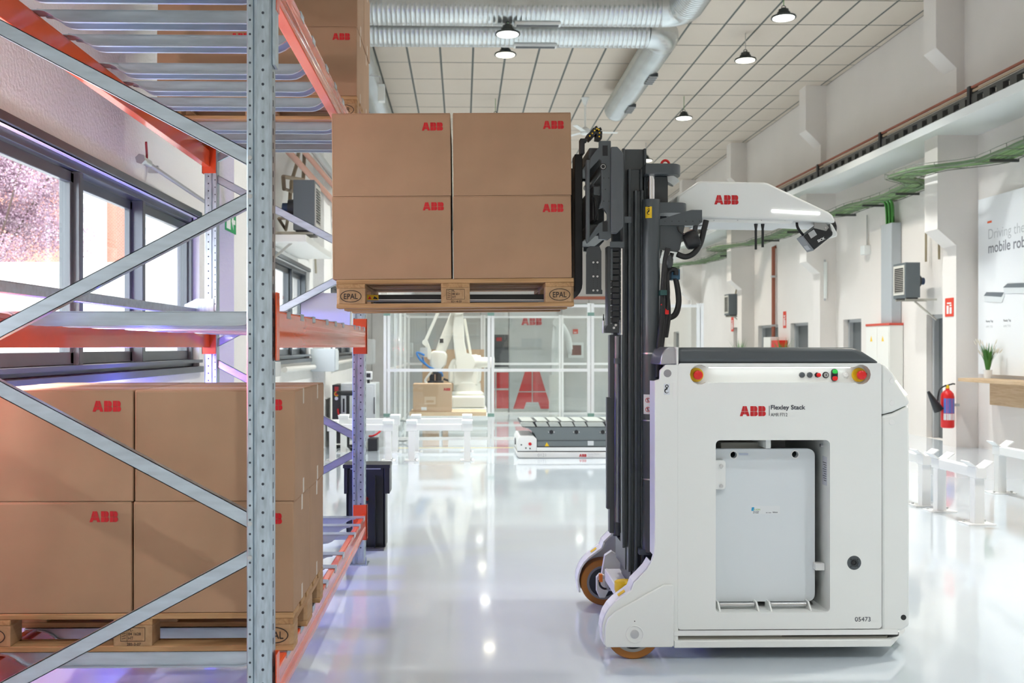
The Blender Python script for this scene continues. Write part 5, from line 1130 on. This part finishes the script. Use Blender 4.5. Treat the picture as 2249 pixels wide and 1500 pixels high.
M().cyl(A(1022, 796, -.28), A(1022, 796, .28), .17, 24).build('shoulder_joint', cream, arm); m = M().cyl(A(1040, 796, -.1), A(1086, 796, -.1), .095, 20).cyl(A(1040, 796, -.1), A(1056, 796, -.1), .13, 20); m.build('drive_motor', cream, arm)
M().prism(P(YA, [(1018, 806), (1003, 802), (998, 770), (994, 725), (998, 695), (1004, 670), (1016, 672), (1018, 700), (1020, 750), (1028, 790)]), 'y', YA-.22, YA-.08).build('lower_arm', cream, arm, bevel=.02)
M().prism(P(YA, [(1018, 806), (1006, 802), (1000, 770), (997, 725), (1000, 695), (1004, 670), (1016, 672), (1016, 700), (1016, 750), (1024, 790)]), 'y', YA+.08, YA+.2).build('lower_arm', cream, arm, bevel=.02)
M().cyl(A(1008, 676, -.26), A(1008, 676, .26), .12, 22).build('elbow_joint', cream, arm)
M().prism(P(YA, [(1014, 664), (1000, 662), (988, 690), (966, 744), (956, 772), (978, 776), (988, 750), (1006, 704), (1018, 680)]), 'y', YA-.08, YA+.08).build('upper_arm', cream, arm, bevel=.02)
M().box(PXx(966, YA), PXx(974, YA), YA-.085, YA-.08, PZ(753, YA), PZ(744, YA)).build('arm_window', black, arm)
M().bar(A(972, 664, -.2), A(934, 750, -.2), .055, .05).build('parallel_rod', cream, arm, bevel=.01); M().bar(A(1020, 700, .22), A(1036, 792, .22), .05, .05).build('parallel_rod', cream, arm, bevel=.01)
M().cyl(A(934, 752, -.26), A(934, 752, -.14), .055, 18).build('rod_joint', cream, arm); M().prism(P(YA, [(930, 750), (940, 748), (948, 770), (946, 790), (940, 788), (936, 765)]), 'y', YA-.23, YA-.17).build('rod_link', cream, arm, bevel=.01)
M().prism(P(YA, [(944, 776), (952, 770), (978, 772), (983, 780), (980, 800), (970, 812), (950, 812), (945, 800)]), 'y', YA-.16, YA+.16).build('wrist', cream, arm, bevel=.03, seg=3)
M().cyl(A(961, 810), A(961, 822), .09, 20).build('tool_flange', dgrey, arm)
g = ab('gripper', 940, 974, 836, 843, -.22, .22, black, .01); 
for q in ((944, 954, 822, 838), (957, 970, 820, 838)): M().box(PXx(q[0], YA), PXx(q[1], YA), YA-.12, YA+.12, PZ(q[3], YA), PZ(q[2], YA)).build('suction_valve', black, g, bevel=.008)
bluem = mat('air_blue', (.03, .20, .55), .4)
M().tube(spline([A(932, 780, -.25), A(916, 774, -.28), A(920, 786, -.28), A(934, 800, -.26), A(946, 808, -.22), A(968, 818, -.2), A(972, 826, -.15)]), .018, 8).build('air_hose', bluem, arm)
M().tube(spline([A(926, 774, -.2), A(930, 792, -.2), A(936, 800, -.2), A(952, 812, -.2)]), .014, 8).build('air_hose', bluem, arm)
M().tube(spline([A(948, 816, -.15), A(940, 826, -.2), A(934, 836, -.2), A(938, 842, -.2)]), .02, 8).build('air_hose', offwhite, arm)
M().box(PXx(924, YA), PXx(940, YA), YA-.24, YA-.18, PZ(784, YA), PZ(763, YA)).build('valve_plate', mat('valve_grey', (.6, .61, .6), .4), arm)
M().tube(spline([A(974, 832), A(990, 836), A(1010, 826), A(1024, 822)]), .02, 8).build('power_cable', rubber, arm)
# carton on its feeding pallet, white conveyor table
Yk = 16.4; x0, x1, z0, z1 = PXx(907, Yk), PXx(992, Yk), PZ(904.5, Yk), PZ(843, Yk)
bxx = thing('cardboard_carton', 'single brown carton under the gripper inside the safety fence', 'carton', (x0, Yk, z0)); cardl = mat('cardboard_pale', (.56, .38, .24), .7)
M().box(x0, x1, Yk, Yk+.45, z0, z1).build('carton_body', cardl, bxx, bevel=.004); a = at(974, 858, Yk-.003); logo(M(), a, PXx(989, Yk)-a.x).build('printed_logo', redp, bxx, label='red three-letter logo')
M().box(PXx(925, Yk), PXx(937, Yk), Yk-.002, Yk, PZ(901, Yk), PZ(894, Yk)).build('label_sticker', MATS['label_white'], bxx)
M().plate(rrect(PXx(932, Yk), PXx(957, Yk), PZ(888, Yk), PZ(871, Yk), .01), [rrect(PXx(936, Yk), PXx(953, Yk), PZ(884, Yk), PZ(879, Yk), .008)], 'y', Yk-.002, Yk).build('printed_symbol', mat('print_pale', (.66, .50, .36), .7), bxx)
tb = thing('conveyor_table', 'low white conveyor table with wooden deck carrying the single carton', 'conveyor', (PXx(985, Yk), Yk, 0)); 
M().box(PXx(900, Yk), PXx(1068, Yk), Yk-.05, Yk+.75, z0-.062, z0-.002).build('table_deck', mat('deck_wood', (.62, .46, .30), .6), tb)
M().box(PXx(896, Yk), PXx(1086, Yk), Yk-.12, Yk+.8, z0-.13, z0-.064).build('table_frame', whiteg, tb)
for px in (898, 965, 1080):
    for dy in (-.1, .72): M().box(PXx(px, Yk), PXx(px+5, Yk), Yk+dy, Yk+dy+.06, 0, z0-.13).build('leg', whiteg, tb)
M().box(PXx(896, Yk), PXx(1086, Yk), Yk-.12, Yk-.07, .14, .19).build('lower_rail', whiteg, tb); M().box(PXx(905, Yk), PXx(1078, Yk), Yk-.07, Yk-.065, .22, z0-.14).build('skirt_panel', mat('skirt', (.72, .74, .72), .4), tb)
kc = thing('cable_coil', 'coil of grey cable on the floor by the fence corner', 'cable', (PXx(880, 15.6), 15.6, 0)); M().tube([(PXx(884, 15.6)+.16*math.cos(a*.9), 15.6+.03*math.sin(a*.3), .19+.16*math.sin(a*.9)) for a in [i*.35 for i in range(44)]], .018, 6).build('coil', mat('cable_grey', (.28, .29, .28), .5), kc)
# ================================================================ white V-top barriers
def barrier(p0, p1, label, h=.50):
    p0, p1 = Vector((*p0, 0)), Vector((*p1, 0)); d = (p1-p0).normalized(); s = Vector((-d.y, d.x, 0)); t = thing('floor_barrier', label, 'barrier', (p0+p1)/2, 'white low steel floor barriers')
    M().bar(p0+Vector((0, 0, h-.06)), p1+Vector((0, 0, h-.06)), .085, .085, (0, 0, 1)).build('rail', whiteg, t, bevel=.006)
    for p, e in ((p0, -1), (p1, 1)):
        M().bar(p, p+Vector((0, 0, h-.1)), .085, .085, tuple(s)).build('post', whiteg, t, bevel=.005)
        M().bar(p-s*.12+Vector((0, 0, .006)), p+s*.12+Vector((0, 0, .006)), .18, .012, (0, 0, 1)).build('base_plate', whiteg, t)
        q = p+Vector((0, 0, h-.02))
        for sg_ in (-1, 1): M().bar(q+s*.03*sg_, q+s*.105*sg_+Vector((0, 0, .055)), .14, .010, tuple((Vector((0, 0, 1))*.6-s*sg_*.6))).build('guide_plate', whiteg, t)
        M().bar(q-d*.07+Vector((0, 0, -.042)), q+d*.07+Vector((0, 0, -.042)), .094, .092, (0, 0, 1)).build('rail_cap', whiteg, t, bevel=.005)
        for a in (-1, 1): M().cyl(p+s*.09*a+d*.05+Vector((0, 0, .012)), p+s*.09*a+d*.05+Vector((0, 0, .03)), .012, 6).build('anchor_bolt', steel, t)
    return t
YN1, YN2 = 13.15, 14.2
barrier((PXx(731, YN1), YN1), (PXx(853, YN1), YN1), 'front white floor barrier behind the far rack post')
barrier((PXx(755, YN2), YN2), (PXx(868, YN2), YN2), 'rear white floor barrier behind the far rack post')
barrier((PXx(904, YN1), YN1), (PXx(1026, YN1), YN1), 'front white floor barrier before the single carton')
barrier((PXx(914, YN2), YN2), (PXx(1026, YN2), YN2), 'rear white floor barrier before the single carton')
barrier((4.36, 8.34), (4.36, 9.0), 'nearest white floor barrier right of the robot')
barrier((4.36, 9.3), (4.36, 10.6), 'white floor barrier half hidden behind the robot, right side')
barrier((5.52, 10.1), (5.52, 8.9), 'white floor barrier cut by the right picture edge')
# ================================================================ transport cart behind the mast
Yv = 13.4; cart = thing('transport_cart', 'low white and grey transport robot behind the lift mast', 'transport robot', (PXx(1300, Yv), Yv, 0)); vg = mat('cart_grey', (.15, .175, .18), .45)
xl, xr = PXx(1136, Yv), PXx(1136, Yv)+2.2
M().prism(P(Yv, [(1139, 1006), (1135, 1000), (1135, 993), (1400, 993), (1400, 1006)]), 'y', Yv, Yv+.85).build('cart_base', whiteg, cart, bevel=.01)
M().box(PXx(1137, Yv), xr, Yv+.02, Yv+.83, PZ(993, Yv), PZ(990, Yv)).build('bumper_gap', black, cart)
M().prism(P(Yv, [(1136, 991), (1136, 966), (1140, 957), (1172, 957), (1179, 964), (1179, 991)]), 'y', Yv, Yv+.85).build('nose_box', whiteg, cart, bevel=.012); M().box(PXx(1179, Yv), xr, Yv+.0, Yv+.85, PZ(991, Yv), PZ(983, Yv)).build('side_rail', whiteg, cart)
M().box(PXx(1179, Yv), xr, Yv+.01, Yv+.84, PZ(984, Yv), PZ(981, Yv)).build('rail_shadow_gap', black, cart)
M().prism(P(Yv, [(1180, 981), (1180, 968), (1174, 952), (1160, 941), (1148, 938), (1404, 938), (1404, 981)]), 'y', Yv+.01, Yv+.84).build('cargo_body', vg, cart, bevel=.006)
M().prism(P(Yv, [(1148, 938), (1143, 927), (1404, 927), (1404, 938)]), 'y', Yv+.05, Yv+.80).build('top_deck', dgrey, cart)
topm = mat('flap_grey', (.42, .45, .42), .35)
for x0_, x1_ in ((1146, 1176), (1180, 1206), (1208, 1232), (1234, 1262), (1264, 1290), (1292, 1330), (1334, 1366)):
    M().prism(P(Yv, [(x0_, 937), (x0_-4, 928), (x1_-6, 928), (x1_, 937)]), 'y', Yv+.0, Yv+.05).build('top_flap', topm, cart, bevel=.003); M().box(PXx(x0_, Yv), PXx(x1_-3, Yv), Yv+.05, Yv+.78, PZ(928, Yv), PZ(925, Yv)).build('top_flap', topm, cart, bevel=.003)
for px in (1211, 1266, 1324):
    x, z = P(Yv, [(px, 949)])[0]; e = M().cyl((x, Yv+.01, z), (x, Yv+.004, z), .028, 18).build('round_port', black, cart)
    for dx in (-.036, .036): M().cyl((x+dx, Yv+.01, z), (x+dx, Yv+.002, z), .009, 8).build('bolt', steel, e)
M().box(PXx(1180, Yv), xr, Yv+.004, Yv+.01, PZ(968.4, Yv), PZ(967.6, Yv)).build('body_seam', dgrey, cart)
M().prism(P(Yv, [(1196.5, 980), (1206, 980), (1201, 971.5)]), 'y', Yv+.006, Yv+.0095).build('warning_triangle', yellow, cart); x, z = P(Yv, [(1164, 975)])[0]; M().cyl((x, Yv+.001, z), (x, Yv-.008, z), .022, 16).build('emergency_button', redp, cart)
for px, py in ((1145, 977), (1155, 984), (1164, 985)): x, z = P(Yv, [(px, py)])[0]; M().cyl((x, Yv+.001, z), (x, Yv-.003, z), .011, 10).build('indicator', grey, cart)
M().box(PXx(1291, Yv), PXx(1304, Yv), Yv+.006, Yv+.0095, PZ(979, Yv), PZ(969, Yv)).build('picture_label', mat('label_line', (.6, .62, .62), .5), cart)
letters(M(), '0121', at(1181, 1003, Yv-.003), PXx(1199, Yv)-PXx(1181, Yv)).build('printed_number', pale, cart); a = at(1272, 1003.5, Yv-.003); logo(M(), a, PXx(1288, Yv)-a.x).build('printed_logo', redp, cart, label='red three-letter logo')
letters(M(), 'Flexley Mover', at(1291, 999.5, Yv-.003), PXx(1317, Yv)-PXx(1291, Yv)).build('printed_name', pale, cart); letters(M(), 'AMR P604', at(1291, 1003.5, Yv-.003), PXx(1303, Yv)-PXx(1291, Yv)).build('printed_name', pale, cart)
M().cyl((PXx(1134, Yv), Yv+.4, PZ(975, Yv)), (PXx(1138, Yv), Yv+.4, PZ(975, Yv)), .05, 14).build('scanner_eye', black, cart)
for dx in (.3, 1.1, 1.8):
    for dy in (.12, .7): M().cyl((xl+dx, Yv+dy-.03, .06), (xl+dx, Yv+dy+.03, .06), .06, 18).build('wheel', rubber, cart)
# dark flat bins on floor behind
for px0, px1, lab in ((1194, 1240, 'dark flat tray on the floor behind the fence, nearer the banner'), (1242, 1290, 'dark flat tray on the floor behind the fence, nearer the post')):
    t = thing('floor_tray', lab, 'tray', (PXx(px0, 18), 18, 0)); M().box(PXx(px0, 18), PXx(px1, 18)-.04, 18, 18.5, .0, .04).build('tray_base', mat('tray_dark', (.12, .12, .11), .5), t); M().plate(rrect(PXx(px0, 18)-.02, PXx(px1, 18)-.02, 17.98, 18.52, .02), [rrect(PXx(px0, 18)+.02, PXx(px1, 18)-.06, 18.02, 18.48, .02)], 'z', .04, .10).build('tray_rim', MATS['tray_dark'], t)
# ================================================================ black docking stand behind the rack
Ys = 7.42; ds = thing('docking_stand', 'black steel docking stand on the floor behind the far rack post', 'stand', (PXx(805, Ys), Ys, 0)); bk = mat('stand_black', (.014, .017, .022), .35)
X0, X1 = PXx(762, Ys), PXx(845, Ys)
M().box(X0, X1, Ys, Ys+.03, .012, PZ(1028, Ys)).build('stand_plate', bk, ds, bevel=.003); M().box(X0-.005, X0+.01, Ys, Ys+.2, .012, PZ(1030, Ys)).box(X1-.01, X1+.005, Ys, Ys+.2, .012, PZ(1030, Ys)).build('side_plate', bk, ds)
M().box(PXx(756, Ys), PXx(764, Ys), Ys-.02, Ys+.2, PZ(1083, Ys), PZ(1021, Ys)).build('side_wing', bk, ds, bevel=.003); M().box(PXx(844, Ys), PXx(856, Ys), Ys-.02, Ys+.2, PZ(1083, Ys), PZ(1021, Ys)).build('side_wing', bk, ds, bevel=.003)
M().box(PXx(754, Ys), PXx(857, Ys), Ys-.03, Ys+.2, PZ(1027, Ys), PZ(1019, Ys)).build('stand_top', bk, ds, bevel=.003); M().box(PXx(770, Ys), PXx(836, Ys), Ys-.012, Ys, PZ(1030, Ys), PZ(1027.5, Ys)).build('light_bar', mat('bar_pale', (.6, .6, .55), .4), ds)
M().box(PXx(823, Ys), PXx(825, Ys), Ys-.05, Ys, PZ(1200, Ys), PZ(1043, Ys)).build('stiffener_fin', bk, ds); M().box(X0, X1+.0, Ys-.09, Ys+.2, 0, .012).build('foot_plate', mat('foot_steel', (.16, .16, .16), .4, .6), ds)
M().cyl((PXx(800, Ys), Ys-.05, PZ(1093, Ys)), (PXx(806, Ys), Ys-.0, PZ(1095, Ys)), .014, 10).build('plug', mat('plug_red', (.5, .03, .02), .4), ds)
# ================================================================ machine corner on the left
Ym = 14.9; mc = thing('control_cabinet', 'pale control cabinet with black button panel left of the fence', 'control cabinet', (PXx(790, Ym), Ym, 0)); 
M().box(PXx(748, Ym), PXx(825, Ym), Ym, Ym+.7, .10, PZ(842, Ym)).build('cabinet_body', mat('cabinet_pale', (.66, .70, .71), .4), mc, bevel=.01); M().box(PXx(730, Ym), PXx(747.5, Ym), Ym-.02, Ym+.6, .06, PZ(845, Ym)).build('button_panel', mat('panel_black', (.02, .021, .022), .4), mc, bevel=.005)
M().box(PXx(752, Ym), PXx(818, Ym), Ym-.006, Ym, .2, PZ(848, Ym)).build('cabinet_door', MATS['cabinet_pale'], mc, bevel=.003); M().box(PXx(821, Ym), PXx(823, Ym), Ym-.012, Ym, .5, .75).build('door_latch', dgrey, mc)
for px in (752, 820): M().cyl((PXx(px, Ym), Ym+.1, .0), (PXx(px, Ym), Ym+.1, .1), .04, 12).build('foot', black, mc)
x, z = P(Ym, [(739.5, 855)])[0]; M().box(x-.03, x+.03, Ym-.024, Ym-.02, z-.03, z+.04).build('display', mat('display_red', (.45, .02, .02), .4), mc); x, z = P(Ym, [(739.5, 865)])[0]
M().cyl((x, Ym-.02, z), (x, Ym-.03, z), .035, 18).build('stop_base', yellow, mc); M().cyl((x, Ym-.03, z), (x, Ym-.055, z), .022, 16).build('stop_knob', redp, mc); x, z = P(Ym, [(739.5, 875)])[0]; M().cyl((x, Ym-.02, z), (x, Ym-.035, z), .026, 16).build('selector', steel, mc)
M().box(PXx(753, Ym), PXx(757, Ym), Ym-.02, Ym-.006, PZ(905, Ym), PZ(875, Ym)).build('door_handle', black, mc); M().tube(spline([at(742, 898, Ym-.04), at(743, 908, Ym-.06), at(747, 914, Ym-.05)]), .014, 6).build('cable', redp, mc)
x, z = P(Ym, [(812, 822)])[0]
tp_ = thing('camera_unit', 'small white camera box with cables on top of the control cabinet', 'camera', (x, Ym+.1, PZ(842, Ym))); M().box(PXx(801, Ym), PXx(816, Ym), Ym+.05, Ym+.2, PZ(834, Ym), PZ(816, Ym)).build('camera_body', whiteg, tp_, bevel=.01); M().box(PXx(804, Ym), PXx(813, Ym), Ym+.045, Ym+.05, PZ(829, Ym), PZ(820, Ym)).build('camera_lens', black, tp_); M().cyl((x-.03, Ym+.12, PZ(842, Ym)), (x-.03, Ym+.12, PZ(833, Ym)), .02, 10).build('camera_foot', black, tp_)
so_ = thing('work_stool', 'black work stool in front of the control cabinet', 'stool', (PXx(765, 14.6), 14.55, 0)); x, z = P(14.55, [(764, 866)])[0]; M().lathe([(.03, -.02), (.14, -.01), (.17, .02), (.16, .05), (0, .055)], (x, 14.55, z), (0, 0, 1), 24).build('seat', black, so_); M().cyl((x, 14.55, .06), (x, 14.55, z), .025, 12).build('gas_lift', black, so_)
for k in range(5): a = 2*PI*k/5; M().bar((x, 14.55, .06), (x+.25*math.cos(a), 14.55+.25*math.sin(a), .04), .03, .03, (0, 0, 1)).build('leg', black, so_); M().cyl((x+.25*math.cos(a), 14.55+.25*math.sin(a), 0), (x+.25*math.cos(a), 14.55+.25*math.sin(a), .04), .02, 8).build('castor', black, so_)
pl_ = thing('power_tool_case', 'black tool case with red cable on the floor under the barriers', 'case', (PXx(815, 14.4), 14.4, 0)); M().box(PXx(811, 14.6), PXx(832, 14.6), 14.35, 14.6, 0, .18).build('case_body', black, pl_, bevel=.01); M().tube(spline([at(811, 958, 14.6), at(820, 957, 14.55), at(832, 950, 14.6), at(838, 942, 14.7)]), .014, 6).build('cable', redp, pl_)
# ================================================================ outside the windows
gr = struct(M().box(-60, XL-.3, -30, 60, -.3, -.2).build('ground', mat('paving', (.45, .45, .44), .9)))
gw = tag(M().box(-12.5, XL-.6, 17.2, 17.4, -.2, 2.95).build('garden_wall', mat('render_white', (.8, .8, .79), .9), None, (-8, 17.3, -.2)), 'white rendered wall outside below the purple tree', 'wall')
hb = thing('apartment_building', 'pink brick building with white bays seen through the window', 'building', (-10, 26, -.2)); brick = bpy.data.materials.new('brick_pink'); brick.use_nodes = True; nt = brick.node_tree; bt = nt.nodes.new('ShaderNodeTexBrick'); MATS['brick_pink'] = brick
bt.inputs['Color1'].default_value = (.58, .20, .13, 1); bt.inputs['Color2'].default_value = (.52, .17, .11, 1); bt.inputs['Mortar'].default_value = (.6, .5, .45, 1); bt.inputs['Scale'].default_value = 6
tcn = nt.nodes.new('ShaderNodeTexCoord'); mpn = nt.nodes.new('ShaderNodeMapping'); mpn.inputs['Rotation'].default_value = (PI/2, 0, 0); nt.links.new(tcn.outputs['Object'], mpn.inputs[0]); nt.links.new(mpn.outputs[0], bt.inputs[0]); nt.links.new(bt.outputs[0], nt.nodes['Principled BSDF'].inputs[0])
M().box(-17, -4.5, 26, 34, -.2, 11).build('wall', brick, hb)
bw = mat('bay_white', (.85, .85, .84), .8)
for px0, px1 in ((152, 226), (276, 352), (430, 470), (560, 640)):
    x0, x1 = PXx(px0, 25.7), PXx(px1, 25.7); by = M().box(x0, x1, 25.7, 26.0, -.2, 8.0).build('bay', bw, hb); M().box(x0-.1, x1+.1, 25.6, 26.0, 8.0, 8.2).build('cornice', bw, by)
    for z in (1.6, 4.1, 6.4):
        xm0, xm1 = x0+.18*(x1-x0), x1-.18*(x1-x0); w_ = M().box(xm0, xm1, 25.66, 25.7, z, z+1.3).build('window', mat('shutter', (.45, .5, .55), .5), hb); M().box(xm0-.06, xm1+.06, 25.6, 25.7, z-.08, z).build('sill', bw, w_)
        for k in range(4): M().box(xm0, xm1, 25.645, 25.66, z+.15+k*.3, z+.28+k*.3).build('slat', bw, w_)
tr = thing('purple_tree', 'purple leaved tree outside the near window', 'tree', (-8.75, 18.6, -.2)); bark = mat('bark', (.12, .08, .07), .9)
M().cyl((-8.75, 18.6, -.2), (-8.7, 18.6, 3.2), .16, 12, r2=.11).build('trunk', bark, tr)
for k in range(9):
    a = 2*PI*k/9; M().tube([(-8.7, 18.6, 2.8+.1*(k % 3)), (-8.7+.6*math.cos(a), 18.6+.6*math.sin(a), 3.9), (-8.7+1.2*math.cos(a), 18.6+1.2*math.sin(a), 4.9)], .02, 6).build('branch', bark, tr)
clumps = [(Vector((-8.8+random.gauss(0, .72), 18.6+random.gauss(0, .5), 4.7+random.gauss(0, .8))), random.uniform(.28, .6)) for _ in range(70)]
for nm, colr in (('foliage', (.33, .20, .28)), ('foliage', (.50, .37, .45))):
    lm = M()
    for i in range(24000):
        c_, r_ = random.choice(clumps); d = Vector((random.gauss(0, 1), random.gauss(0, 1), random.gauss(0, 1))).normalized(); p = c_+d*r_*random.random()**.4
        u = Vector((random.gauss(0, 1), random.gauss(0, 1), random.gauss(0, 1))).normalized()*.024; v = u.orthogonal().normalized()*.015; lm.quad(p-u, p+v, p+u, p-v)
    f = lm.build(nm, mat('leaf_%d' % int(colr[0]*100), colr, .6), tr); f['kind'] = 'stuff'
